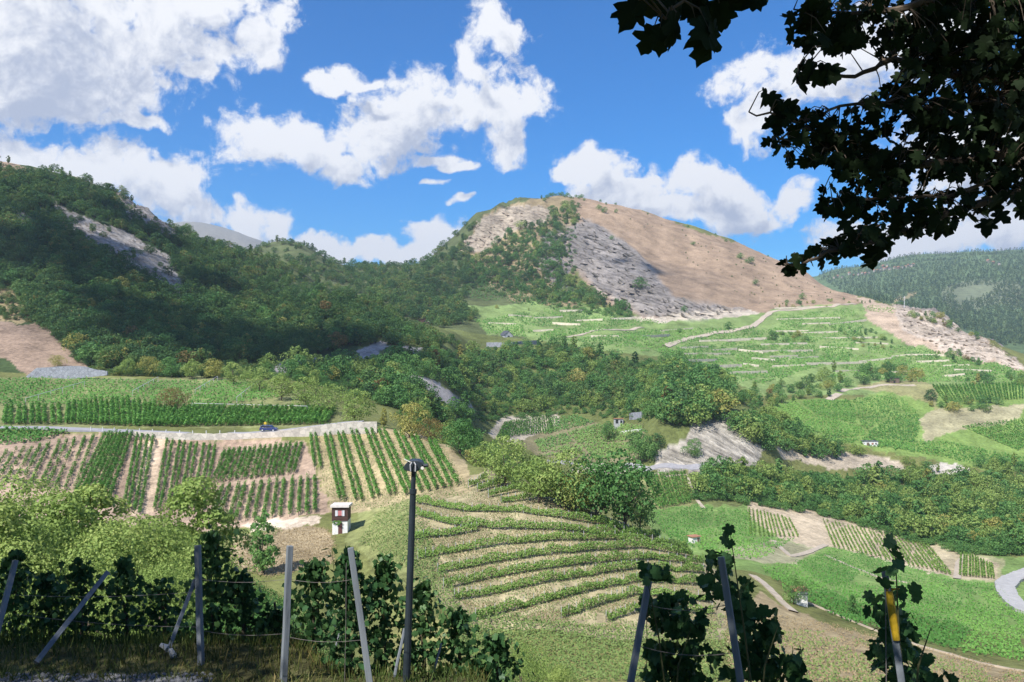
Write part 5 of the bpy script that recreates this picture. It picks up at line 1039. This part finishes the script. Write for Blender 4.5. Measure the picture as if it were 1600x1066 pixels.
#=====PART4
# ------------------------------------------------------------------ foreground: posts, street lamp, vines
def at(px, py, y): return Vector(((px-CX)/F*y, y, (CY-py)/F*y))
def post(a, b, r0, r1, label, group='vine trellis posts in the shade', name='vine_post', sq=True):
    d = b-a; L_ = d.length; m = MB()
    n = 4 if sq else 9; secs = [0,.25,.5,.75,1]
    m.tube([(random.uniform(-.004,.004),random.uniform(-.004,.004),L_*t) for t in secs], [r0+(r1-r0)*t for t in secs], n)
    o = link(name, m.mesh(name, 0.006), WOOD_GREY); o.location = a; o.rotation_euler = d.to_track_quat('Z','Y').to_euler(); return tag(o, label, 'post', group)
def down(a, b, extra):            # carry the line a->b (top->foot) on below the foot
    d = (b-a).normalized(); return b+d*extra
PST = [((24,876,13.0),(-4,985,12.4),.06,'pale leaning post at the left edge'),((168,894,13.4),(80,1005,12.2),.06,'strongly slanting post second from the left edge'),((305,905,13.2),(266,1008,12.6),.045,'thin slanting brace post in front of the shaded vines'),
 ((309,852,12.3),(314,1040,12.0),.062,'upright square post left of the lamp with a leafy shoot above'),((453,853,11.6),(443,1062,11.4),.066,'upright square post midway between lamp and leafy-topped post'),((548,856,11.0),(578,1072,10.8),.066,'post leaning left beside the lamp'),
 ((632,982,12.6),(617,1052,12.3),.03,'thin stake just left of the lamp pole'),((530,990,12.8),(516,1045,12.5),.02,'very thin stake left of the leaning lamp-side post'),((690,1005,12.6),(677,1052,12.4),.025,'thin stake right of the lamp pole'),
 ((1014,908,7.2),(978,1110,6.8),.042,'tilted grey post, leftmost of the three near posts'),((1127,870,6.6),(1165,1120,6.3),.042,'tilted grey post, middle of the three near posts'),((1383,892,6.2),(1418,1130,6.0),.041,'near post with yellow tape tied round it')]
feet = []
for (a, b, r, lb) in PST:
    A = at(*a); B = at(*b); B = down(A, B, 1.3 if B.y < 8 else 0.35); post(B, A, r*.92, r*.86, lb)
TAPE = solid_mat('yellow_tape', (0.42,0.27,0.01), 0.6, 0.2, 30)
A = at(1383,892,6.2); B = at(1418,1130,6.0); d_ = (B-A); tp = MB(); tp.tube([tuple(A+d_*t-Vector((0.004,.028,0))) for t in (.13,.2,.28,.36,.455)], [.024,.030,.031,.030,.025], 10)
tp.tube([tuple(A+d_*.13), tuple(A+d_*.13+Vector((-.05,-.06,.04)))], [.016,.003], 5); tp.tube([tuple(A+d_*.13), tuple(A+d_*.13+Vector((.06,-.06,.03)))], [.016,.003], 5)
tag(link('yellow_tape', tp.mesh('yellow_tape'), TAPE), 'yellow tape knotted around the near post at right', 'tape')
WIRE = solid_mat('rusty_wire', (0.16,0.14,0.13), 0.6, 0.2)
for a, b, lb in (((1012,935,7.2),(1010,1066,8.5),'thin trellis wire hanging by the leftmost near post'),((541,880,11.2),(539,1066,11.0),'thin wire hanging beside the post leaning by the lamp'),((1383,935,6.18),(1386,1066,6.05),'thin knotted cord hanging down the taped post')):
    A = at(*a); B = at(*b); tag(link('trellis_wire', MB().tube([tuple(A.lerp(B, t)+Vector((random.uniform(-.006,.006),0,0))) for t in (0,.25,.5,.75,1)], .004, 5).mesh('trellis_wire'), WIRE), lb, 'wire')
for k, (a, b) in enumerate((((24,930,12.9),(310,925,12.2)),((24,960,12.7),(310,980,12.1)),((310,905,12.2),(450,905,11.6)),((310,985,12.1),(447,990,11.5)),((450,905,11.6),(555,905,11.0)),((447,995,11.5),(566,1000,10.9)),((1010,945,7.15),(1138,945,6.6)),((1000,1010,7.1),(1150,1020,6.5)))):
    A = at(*a); B = at(*b); tag(link('trellis_wire', MB().tube([tuple(A.lerp(B, t)-Vector((0,0,.05*math.sin(math.pi*t)))) for t in (0,.2,.4,.6,.8,1)], .0035, 4).mesh('trellis_wire'), WIRE), f'{ORD(k+1)} thin trellis wire strung between the posts, from the left', 'wire', 'trellis wires')
# street lamp seen from behind
DK = solid_mat('lamp_dark_metal', (0.025,0.035,0.045), 0.45, 0.2, 5, spec=0.5); GLS = solid_mat('lamp_glass', (0.75,0.72,0.66), 0.2, 0.05, 2)
LY = 12.0; top = at(647,722,LY); bot = at(635,1062,LY); lamp = empty('street_lamp', bot); dv = top-bot
def lp(t, dx=0, dy=0, dz=0): return tuple(dv*t+Vector((dx,dy,dz)))
part('pole', MB().tube([lp(-.08),lp(.35),lp(.66),lp(.87)], [.058,.054,.050,.046], 12), DK, lamp)
part('pole_top', MB().tube([lp(.868),lp(.965)], [.036,.036], 12), DK, lamp); part('collar', MB().tube([lp(.855),lp(.875)], [.056,.056], 12), DK, lamp)
hd = part('lamp_head', MB().prism([(-.135,-.105),(-.15,-.06),(-.12,-.02),(-.06,.035),(.06,.035),(.12,.01),(.145,-.03),(.10,-.10),(.03,-.14),(-.05,-.13)], -.10, .12), DK, lamp, 0.008); hd.location = lp(1.0, 0, 0, .0)
for s in (-1,1): b = link('bracket', MB().tube([(s*.035,-.13,-.12),(s*.04,-.14,-.02),(s*.015,-.13,.02)], .009, 6).mesh('bracket'), GREYW, hd)
link('reflector_edge', MB().box(-.15,-.04,-.115,-.10,-.010,.0).mesh('reflector_edge'), GLS, hd).rotation_euler = (0,.45,0)
s_ = part('sensor', MB().tube([(.13,-.05,-.05),(.215,-.05,-.04)], [.032,.026], 8), DK, lamp); s_.location = lp(1.0)
link('lens', MB().tube([(.135,-.11,-.075),(.135,-.095,-.075)], .024, 10).mesh('lens'), GLS, s_)
tag(lamp, 'dark lamp post with a wide flat head rising from the shaded vines', 'street lamp')

# leaf shapes
def leaf_shape(half, bend=0.25, fold=0.12, seed=0):
    r = random.Random(seed); R_ = [(x*(1+r.uniform(-.12,.12)), y*(1+r.uniform(-.06,.06))) for x, y in half]
    out = [(0.0,0.02)]+R_[:-1]+[(0.0,R_[-1][1])]+[(-x*(1+r.uniform(-.1,.1)), y*(1+r.uniform(-.06,.06))) for x, y in reversed(R_[:-1])]
    z = lambda x, y: -bend*(y-.4)**2-fold*abs(x)*(-1)-0.25*x*x+r.uniform(-.02,.02)
    vs = [(0,.4,0)]+[(x, y, z(x, y)) for x, y in out]; n = len(out)
    return vs, [(0,i+1,(i+1) % n+1) for i in range(n)]
MAPLE_H = [(.10,-.05),(.26,-.03),(.36,.10),(.26,.19),(.48,.33),(.54,.47),(.40,.53),(.24,.50),(.30,.66),(.22,.79),(.10,.84),(0,1.0)]
GRAPE_H = [(.08,-.10),(.26,-.13),(.40,.0),(.38,.14),(.54,.27),(.50,.46),(.34,.50),(.37,.66),(.21,.73),(.10,.86),(0,.98)]
def leaf_mesh(name, half, seed, mat):
    vs, fs = leaf_shape(half, random.uniform(.1,.5), random.uniform(-.15,.25), seed); me = bpy.data.meshes.new(name); me.from_pydata(vs, [], fs); me.materials.append(mat)
    a = me.attributes.new('tint','FLOAT','FACE'); t = random.uniform(.25,.75); a.data.foreach_set('value', [t]*len(fs)); me.update(); return me, np.array(vs), fs
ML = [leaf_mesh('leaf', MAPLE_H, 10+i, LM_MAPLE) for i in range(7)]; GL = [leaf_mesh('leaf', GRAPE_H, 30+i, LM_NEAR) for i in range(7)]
def leaf_rot(hang=0.6):
    """leaves hang: tip down, face turned anyhow"""
    return (Matrix.Rotation(random.uniform(0,6.28),3,'Z') @ Matrix.Rotation(random.gauss(-1.15,.5),3,'X') @ Matrix.Rotation(random.gauss(0,.5),3,'Y'))
def face_rot(amt=0.8):
    """leaf blade roughly facing the open side, tip hanging down"""
    m = Matrix(((1,0,0),(0,0,1),(0,1,0))); m = Matrix(((1,0,0),(0,0,-1),(0,-1,0)))      # tip to -Z, normal to -Y
    return Matrix.Rotation(random.gauss(0,amt),3,'Z') @ Matrix.Rotation(random.gauss(.25,.45),3,'X') @ Matrix.Rotation(random.gauss(0,.7),3,'Y') @ m
def leaf_objects(parent, spots, protos, cap=300):
    for p, s, R in spots[:cap]:
        o = bpy.data.objects.new('leaf', random.choice(protos)[0]); COL.objects.link(o); o.parent = parent; o.matrix_local = Matrix.Translation(p) @ (R.to_4x4() @ Matrix.Scale(s,4))
    rest = spots[cap:]
    if rest: leaf_mass(parent, rest, protos)
def leaf_mass(parent, spots, protos, name='foliage'):
    Vs = []; loops = []; tint = []; n0 = 0; nf = 0
    for p, s, R in spots:
        _, vs, fs = random.choice(protos); v = (vs*s) @ np.array(R).T+np.array(tuple(p)); Vs.append(v); loops.append(np.array(fs).ravel()+n0); n0 += len(v); nf += len(fs); tint += [random.uniform(.15,.85)]*len(fs)
    me = mesh_np(name, np.concatenate(Vs), np.concatenate(loops), np.full(nf, 3), fattr=tint); o = link(name, me, protos[0][0].materials[0], parent); o['kind'] = 'stuff'; return o
def vine(foot, pts, leaves, label, size, cap, stem_r=.03, group=None, shoots=()):
    """one grapevine: stem, canes and its leaves"""
    e = empty('grapevine', foot); m = MB()
    m.tube([(0,0,-.3),(.03,.02,.35),(-.02,.03,.7)], [stem_r*1.2,stem_r,stem_r*.7], 7)
    part('stem', m, BARK, e)
    for sh in shoots: part('cane', MB().tube([tuple(Vector(q)-foot) for q in sh], [.008]*(len(sh)-1)+[.003], 5), CANE, e)
    leaf_objects(e, [(Vector(p)-foot, s, R) for p, s, R in leaves], GL, cap) if cap else leaf_mass(e, [(Vector(p)-foot, s, R) for p, s, R in leaves], GL)
    return tag(e, label, 'grapevine', group)
CANE = solid_mat('green_cane', (0.09,0.09,0.035), 0.7, 0.3, 20)
# shaded hedge of vines behind the posts, one by one
LV = [(20,872,.55,13.6,'at the left edge, behind the pale leaning post'),(75,905,.5,13.9,'second from the left edge'),(125,885,.5,13.6,'left of the strongly slanting post'),(195,880,.42,14.0,'right of the strongly slanting post'),(255,915,.45,14.2,'low in the gap before the thin brace post'),(330,838,.42,13.3,'rising above the upright square post left of the lamp'),
      (378,905,.42,13.4,'sagging right of that same upright post'),(430,960,.4,13.6,'low behind the upright midway post'),(490,885,.45,13.0,'between midway post and lamp-side post'),(545,868,.42,12.4,'crowning the post that leans beside the lamp'),(600,880,.42,12.8,'left of the lamp pole'),(660,915,.40,13.0,'just right of the lamp pole'),(715,965,.42,12.8,'second right of the lamp pole'),(775,1000,.45,12.6,'last low one at the right end of the hedge')]
for i, (x, yt, hw_, Y, lb) in enumerate(LV):
    foot = gp(x, Y); ztop = (CY-yt)/F*Y; H_ = ztop-foot.z; lv = []
    for k in range(int((560 if x < 300 else 780)*hw_*max(H_,.8))):
        t = random.random()**.85; wd = hw_*(1.05-.55*t**2)*(1.0 if t < .8 else .6)
        p = foot+Vector((random.gauss(0,.55)*wd, random.gauss(0,.35)*wd, .08+t*H_+random.gauss(0,.04))); lv.append((p, random.uniform(.065,.12), face_rot(1.3)))
    sh = [[tuple(foot+Vector((0,0,.6))), tuple(foot+Vector((random.uniform(-.2,.2),0,H_*.7))), tuple(foot+Vector((random.uniform(-.4,.4),0,H_*1.05)))] for _ in range(3)]
    for s_ in sh:
        for t in (.75,.85,.95,1.0): lv.append((Vector(s_[1]).lerp(Vector(s_[2]), (t-.7)/.3)+Vector((random.uniform(-.06,.06),0,0)), random.uniform(.08,.13), face_rot(.9)))
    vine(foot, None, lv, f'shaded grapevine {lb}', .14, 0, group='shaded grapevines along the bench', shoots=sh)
# three near vines at right, leaf by leaf
RV = [((1050,1210,7.2),[((1010,900),(1045,890),40),((1000,930),(1080,960),81),((1015,960),(1100,990),121),((1010,1000),(1100,1060),175),((1000,1050),(1110,1110),81)],[(1012,905),(1005,880),(1018,890),(1040,885),(1060,925)],7.0,'bushy grapevine on the leftmost near post'),
      ((1185,1230,6.6),[((1105,860),(1140,900),35),((1095,900),(1150,950),35),((1135,900),(1180,960),45),((1150,950),(1215,1010),121),((1150,1010),(1255,1090),202),((1110,1010),(1140,1060),18)],[(1140,822),(1128,838),(1135,850),(1118,868),(1100,900),(1112,935)],6.4,'tall grapevine on the middle near post'),
      ((1425,1230,6.1),[((1355,920),(1410,960),29),((1370,960),(1430,1010),45),((1385,1010),(1450,1090),121),((1410,1050),(1490,1110),67),((1360,1000),(1385,1040),16)],[(1398,842),(1385,850),(1395,862),(1380,868),(1400,875),(1376,888),(1396,888),(1378,905),(1420,915),(1428,930),(1370,935),(1355,925)],6.0,'grapevine with a bare leafy tip on the taped near post')]
for (fx, fy, Y), boxes, tips, Yt, lb in RV:
    foot = at(fx, fy, Y); foot.z = zat(foot.x, foot.y); lv = []
    for (x, y) in tips: lv.append((at(x+random.uniform(-3,3), y, Yt-random.uniform(0,.2)), random.uniform(.085,.125), face_rot(.9)))
    for (x0,y0),(x1,y1),n in boxes:
        for k in range(n): lv.append((at(random.uniform(x0,x1), random.uniform(y0,y1), Y+.12+random.uniform(0,.7)), random.uniform(.07,.125), face_rot(1.2)))
    sh = [[tuple(foot+Vector((0,0,.5))), tuple(at(fx-20,1000,Y)), tuple(at(tips[0][0], tips[0][1]+4, Yt))], [tuple(foot+Vector((0,0,.5))), tuple(at(fx+10,1040,Y)), tuple(at(fx+30,980,Y))]]
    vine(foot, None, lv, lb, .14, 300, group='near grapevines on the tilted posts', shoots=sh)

# ------------------------------------------------------------------ maple whose branches hang in at the upper right
MT = Vector((7.2, 3.2, zat(7.2, 3.2))); maple = empty('maple_tree', MT)
def loc(v): return tuple(Vector(v)-MT)
part('trunk', MB().tube([loc((7.2,3.2,MT.z-.3)),loc((7.15,3.2,-1.0)),loc((7.0,3.1,.6)),loc((6.6,2.9,2.6)),loc((6.0,2.2,5.5))], [.34,.28,.25,.22,.12], 12), BARK, maple)
BR = [ # visible branches: photo positions and distance
 [(2300,330,4.2),(1800,300,4.4),(1600,300,4.5),(1500,330,4.5),(1420,365,4.4),(1330,385,4.3),(1250,412,4.2),(1225,412,4.2)],
 [(1800,230,4.6),(1620,235,4.6),(1500,250,4.6),(1400,262,4.5),(1320,250,4.4),(1260,195,4.4),(1170,175,4.3)],
 [(1800,120,4.8),(1620,130,4.8),(1500,120,4.7),(1400,95,4.6),(1320,120,4.5),(1250,100,4.4)],
 [(1620,130,4.8),(1480,170,4.6),(1360,160,4.5),(1260,190,4.4),(1205,230,4.3)],
 [(1620,235,4.6),(1500,300,4.4),(1400,310,4.3),(1300,310,4.3)],
 [(1800,-60,4.6),(1560,-20,4.5),(1420,10,4.4),(1330,20,4.4),(1240,15,4.3)],
 [(1560,-20,4.5),(1350,-150,3.2),(1180,-60,2.7),(1090,-20,2.6),(1040,30,2.6)]]
bm_pts = []
def curve(P_):
    out = []; Q = [P_[0]]+P_+[P_[-1]]
    for i in range(1, len(Q)-2):
        for k in range(5):
            t = k/5; a, b, c, d = Q[i-1], Q[i], Q[i+1], Q[i+2]; out.append(.5*((2*b)+(c-a)*t+(2*a-5*b+4*c-d)*t*t+(3*b-a-3*c+d)*t**3)+Vector((random.gauss(0,.006),0,random.gauss(0,.008))))
    return out+[P_[-1]]
for b in BR:
    P_ = curve([at(*q) for q in b]); n = len(P_); part('branch', MB().tube([loc(p) for p in resample(P_, .2)], list(np.linspace(.035 if b[0][0] > 1700 else .014, .004, len(resample(P_, .2)))), 6), BARK, maple); bm_pts += resample(P_, .08)
part('limb', MB().tube([loc((7.05,3.15,.2)),loc(at(2300,330,4.2))], [.16,.04], 8), BARK, maple); part('limb', MB().tube([loc((6.9,3.05,1.0)),loc(at(1800,120,4.8))], [.17,.04], 8), BARK, maple); part('limb', MB().tube([loc((6.6,2.9,2.6)),loc(at(1800,-60,4.6))], [.15,.04], 8), BARK, maple)
MZ = [ # polygon in the photo, how many leaves, distance, size
 ([(1262,-30),(1640,-30),(1640,300),(1560,315),(1500,280),(1430,290),(1360,255),(1300,240),(1330,170),(1400,130),(1360,80),(1300,90),(1250,70)], 907, (4.2,5.2), (.055,.095)),
 ([(1420,20),(1640,-20),(1640,280),(1540,290),(1450,230),(1400,150)], 534, (4.3,5.3), (.06,.10)),
 ([(1205,190),(1250,170),(1300,190),(1360,230),(1420,280),(1400,300),(1330,290),(1290,260),(1240,260),(1200,235)], 194, (4.2,4.6), (.05,.09)),
 ([(1275,300),(1330,280),(1420,290),(1500,300),(1560,320),(1520,345),(1440,370),(1400,385),(1360,400),(1290,415),(1245,420),(1250,400),(1320,370),(1280,335)], 210, (4.1,4.6), (.05,.095)),
 ([(1500,300),(1640,290),(1640,330),(1600,335),(1540,325)], 24, (4.3,4.8), (.07,.115)),
 ([(1235,20),(1290,0),(1330,30),(1290,60),(1240,55)], 26, (4.2,4.5), (.075,.125)),
 ([(1225,90),(1260,70),(1300,110),(1270,140),(1235,130)], 7, (4.2,4.5), (.10,.15)),
 ([(1195,135),(1240,150),(1230,200),(1200,190)], 9, (4.2,4.4), (.06,.11)), ([(1225,400),(1262,398),(1270,430),(1245,440),(1222,418)], 6, (4.1,4.3), (.05,.09)), ([(1355,395),(1375,388),(1380,408),(1360,412)], 4, (4.1,4.3), (.09,.14)), ([(1535,335),(1560,335),(1562,352),(1540,355)], 3, (4.2,4.4), (.09,.13)), ([(1440,350),(1460,345),(1465,362),(1445,368)], 3, (4.2,4.4), (.09,.13)),
 ([(975,0),(1015,-10),(1015,30),(985,35)], 3, (2.5,2.7), (.095,.125)), ([(1020,-20),(1140,-20),(1140,30),(1090,45),(1030,25)], 15, (2.5,2.8), (.095,.13)), ([(1010,35),(1060,35),(1050,62),(1015,62)], 3, (2.5,2.7), (.095,.125)), ([(1070,30),(1130,25),(1135,50),(1075,62)], 4, (2.5,2.7), (.095,.13)), ([(1150,-20),(1190,-20),(1192,2),(1155,2)], 3, (2.5,2.7), (.09,.12))]
spots = []; PB = [tuple(p) for p in bm_pts]; PBn = np.array(PB); pet = MB()
for poly, n, (y0, y1), (s0, s1) in MZ:
    x0, x1, ya, yb = bbox(poly); k = 0; tries = 0
    while k < n and tries < 60*n:
        tries += 1; x = random.uniform(x0, x1); y = random.uniform(ya, yb)
        if not inside((x, y), poly): continue
        Yd = random.uniform(y0, y1); p = at(x, y-8, Yd); k += 1; s = random.uniform(s0, s1); spots.append((p, s, face_rot(.75)))
        j = int(np.argmin(((PBn-np.array(tuple(p)))**2).sum(1))); q_ = Vector(PB[j])
        if random.random() < .6 and (q_-p).length < .32: pet.tube([loc(q_), loc(q_.lerp(p, .6)+Vector((0,0,.03))), loc(p)], [.004,.003,.002], 4, False)
tw = part('twigs', pet, BARK, maple); tw['kind'] = 'stuff'
spots = [(Vector(loc(p)), s, R) for p, s, R in spots]; pinned = [q for q in spots]; random.shuffle(pinned); pinned.sort(key=lambda q: -(q[1]/(q[0]+MT).y) if (q[0]+MT).y < 3.2 else 0)
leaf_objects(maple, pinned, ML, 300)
# the rest of the crown, overhead and out of the picture
top_ = []
for k in range(12000):
    d = Vector((random.gauss(0,1),random.gauss(0,1),random.gauss(0,1))).normalized()*random.uniform(.55,1)
    p = Vector((1.6,.0,7.0))+Vector((d.x*8.8,d.y*5.4,d.z*4.2))
    if p.y > .3 and abs(p.x) < 3.2 and p.z < 3: continue
    if p.y > 1 and (CY-F*p.z/p.y) > -25 and (CX+F*p.x/p.y) < 1640: continue
    top_.append((p-MT, random.uniform(.2,.3), leaf_rot()))
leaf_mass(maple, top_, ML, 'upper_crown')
tag(maple, 'dark maple tree with lobed leaves hanging in from the upper right', 'tree')

# trees beside the viewpoint that shade the bench (out of the picture, at left and behind)
for x, y, h, w_, k in ((-13.5,4.5,14,.95,0),(-13,-4,15,.85,0),(-18,10,13,.95,0),(-9,-13,17,.7,2),(-21,2,15,.9,0)):
    z = zat(x, y) if y > 1.5 else -1.5
    tree('shade_tree', Vector((x,y,z)), h, f'tall leafy tree beside the viewpoint', 'tree', 'trees beside the viewpoint', LM_GREEN, k, w_, NEAR)

# ------------------------------------------------------------------ grass, gravel, fallen bits on the bench
gv = []; gt = []
for k in range(9000):
    y = random.uniform(10.6, 14.6); px = random.uniform(-40, 760); p = gp(px, y)
    if y < 11.4 and px < 320 and random.random() < .8: continue
    h = random.uniform(.06,.26)*(0.6 if y < 12 else 1.0); a = random.uniform(0,6.28); w_ = .008; dx, dy = math.cos(a)*w_, math.sin(a)*w_; lx, ly = random.gauss(0,.06), random.gauss(0,.06)
    gv += [(p.x-dx,p.y-dy,p.z-.02),(p.x+dx,p.y+dy,p.z-.02),(p.x+dx*.5+lx,p.y+dy*.5+ly,p.z+h),(p.x-dx*.5+lx,p.y-dy*.5+ly,p.z+h*.98)]; gt.append(min(1, max(0, random.gauss(.4,.2)+fbm(np.array([p.x/1.5]),np.array([p.y/1.5]),2,6)[0]*1.2)))
LM_GRASS = leaf_mat('grass_blades', (0.05,0.09,0.02), (0.11,0.13,0.035), (0.24,0.18,0.07), 0.2, rnd=0)
tag(link('grass', quads_mesh('grass', np.array(gv), np.array(gt)), LM_GRASS), 'dry mixed grass along the shaded track edge', 'grass', kind='stuff')
sv = []; sl = []; n0 = 0
for k in range(2600):
    y = random.uniform(9.5, 11.7); px = random.uniform(-40, 330); p = gp(px, y); r = random.uniform(.012,.045)
    o_ = [(1,0,0),(0,1,0),(-1,0,0),(0,-1,0),(0,0,.7),(0,0,-.5)]; sv += [(p.x+v[0]*r*random.uniform(.7,1.4), p.y+v[1]*r*random.uniform(.7,1.4), p.z+v[2]*r+.004) for v in o_]
    sl += [np.array([0,1,4,1,2,4,2,3,4,3,0,4])+n0]; n0 += 6
me = mesh_np('gravel', np.array(sv), np.concatenate(sl), np.full(len(sl)*4, 3)); tag(link('gravel', me, solid_mat('gravel_stone', (0.14,0.14,0.145), 0.9, 0.35, 12)), 'grey gravel at the shaded track edge', 'gravel', kind='stuff')
cl_ = MB(); q = gp(268, 12.3)+Vector((0,-.05,.12)); cl_.tube([tuple(q+Vector((-.15,0,.08))), tuple(q+Vector((-.05,0,.03))), tuple(q), tuple(q+Vector((.06,0,-.1))), tuple(q+Vector((.09,0,-.14)))], [.03,.05,.04,.05,.02], 7)
tag(link('rag', cl_.mesh('rag'), solid_mat('pale_rag', (0.42,0.42,0.42), 0.9, 0.3, 8)), 'pale rag tied at the foot of the thin brace post', 'rag')

# ------------------------------------------------------------------ haze
hz = MB().box(-11500, 11500, -95, 7100, -260, 860).mesh('haze')
hm_, nt_, L_2, o_2 = new_mat('haze'); pv = N(nt_, 'ShaderNodeVolumePrincipled'); pv.inputs['Color'].default_value = (0.72,0.85,1.0,1); pv.inputs['Density'].default_value = 0.0001; pv.inputs['Anisotropy'].default_value = 0.2
L_2.new(pv.outputs[0], o_2.inputs['Volume'])
tag(link('haze', hz, hm_), 'thin blue haze in the valley air', 'haze', kind='stuff')

# ------------------------------------------------------------------ clouds overhead, outside the picture, whose shadows lie on the left hill and the rock face
def cloud(polys, label, z0):
    vs = []; fs = []; ico = bmesh.new(); bmesh.ops.create_icosphere(ico, subdivisions=2, radius=1.0); iv = [v.co.copy() for v in ico.verts]; jf = [[v.index for v in f.verts] for f in ico.faces]; ico.free()
    for poly, sp, lo, hi, r0 in polys:
        for x, y, p in scatter(poly, sp, lo, hi, (), 1.0, 0.6):
            c = p+SUN*((z0+random.uniform(-20,60)-p.z)/SUN.z); r = r0*random.uniform(.75,1.2); n = len(vs)
            vs += [(c.x+v.x*r*random.uniform(.9,1.1), c.y+v.y*r*random.uniform(.9,1.1), c.z+v.z*r*.55) for v in iv]; fs += [[i+n for i in f] for f in jf]
    me = bpy.data.meshes.new('cloud'); me.from_pydata(vs, [], fs); me.update()
    for pl in me.polygons: pl.use_smooth = True
    return tag(link('cloud', me, CLOUDM), label, 'cloud', kind='stuff')
CLOUDM, nt_, L_3, o_3 = new_mat('cloud_vapour'); df = N(nt_, 'ShaderNodeBsdfDiffuse'); df.inputs['Color'].default_value = (.9,.9,.9,1); tp_ = N(nt_, 'ShaderNodeBsdfTransparent'); mx_ = N(nt_, 'ShaderNodeMixShader'); mx_.inputs[0].default_value = 0.055
L_3.new(tp_.outputs[0], mx_.inputs[1]); L_3.new(df.outputs[0], mx_.inputs[2]); L_3.new(mx_.outputs[0], o_3.inputs['Surface'])
cloud([([(-60,245),(110,270),(300,340),(450,395),(560,405),(700,395),(745,420),(740,470),(700,500),(760,545),(660,560),(560,570),(440,585),(330,570),(200,540),(110,500),(40,430),(-60,400)],62,330,1400,42),([(640,400),(740,345),(780,400),(870,420),(890,470),(760,480)],60,850,1400,62)], 'grey-bottomed cumulus above the left hill', 1180)
cloud([([(900,335),(960,345),(1060,400),(1120,440),(1100,470),(1000,470),(930,440),(890,400)],50,850,1500,55)], 'small cumulus above the central hill', 1250)
# tell look-alikes apart by their order from the left
byl = {}
for o in list(COL.objects):
    if o.parent is None and o.get('label') and o.get('group'): byl.setdefault(o['label'], []).append(o)
def ang(o):
    v = o.location if o.location.length > .5 or o.type != 'MESH' else o.data.vertices[0].co
    return v.x/max(v.y, .1)
for lb, os_ in byl.items():
    if len(os_) > 1:
        os_.sort(key=ang); sf = ' from the left' if len(lb.split()) < 13 else ' from left'
        for i, o in enumerate(os_): o['label'] = f'{lb}, {ORD(i+1)}{sf}'
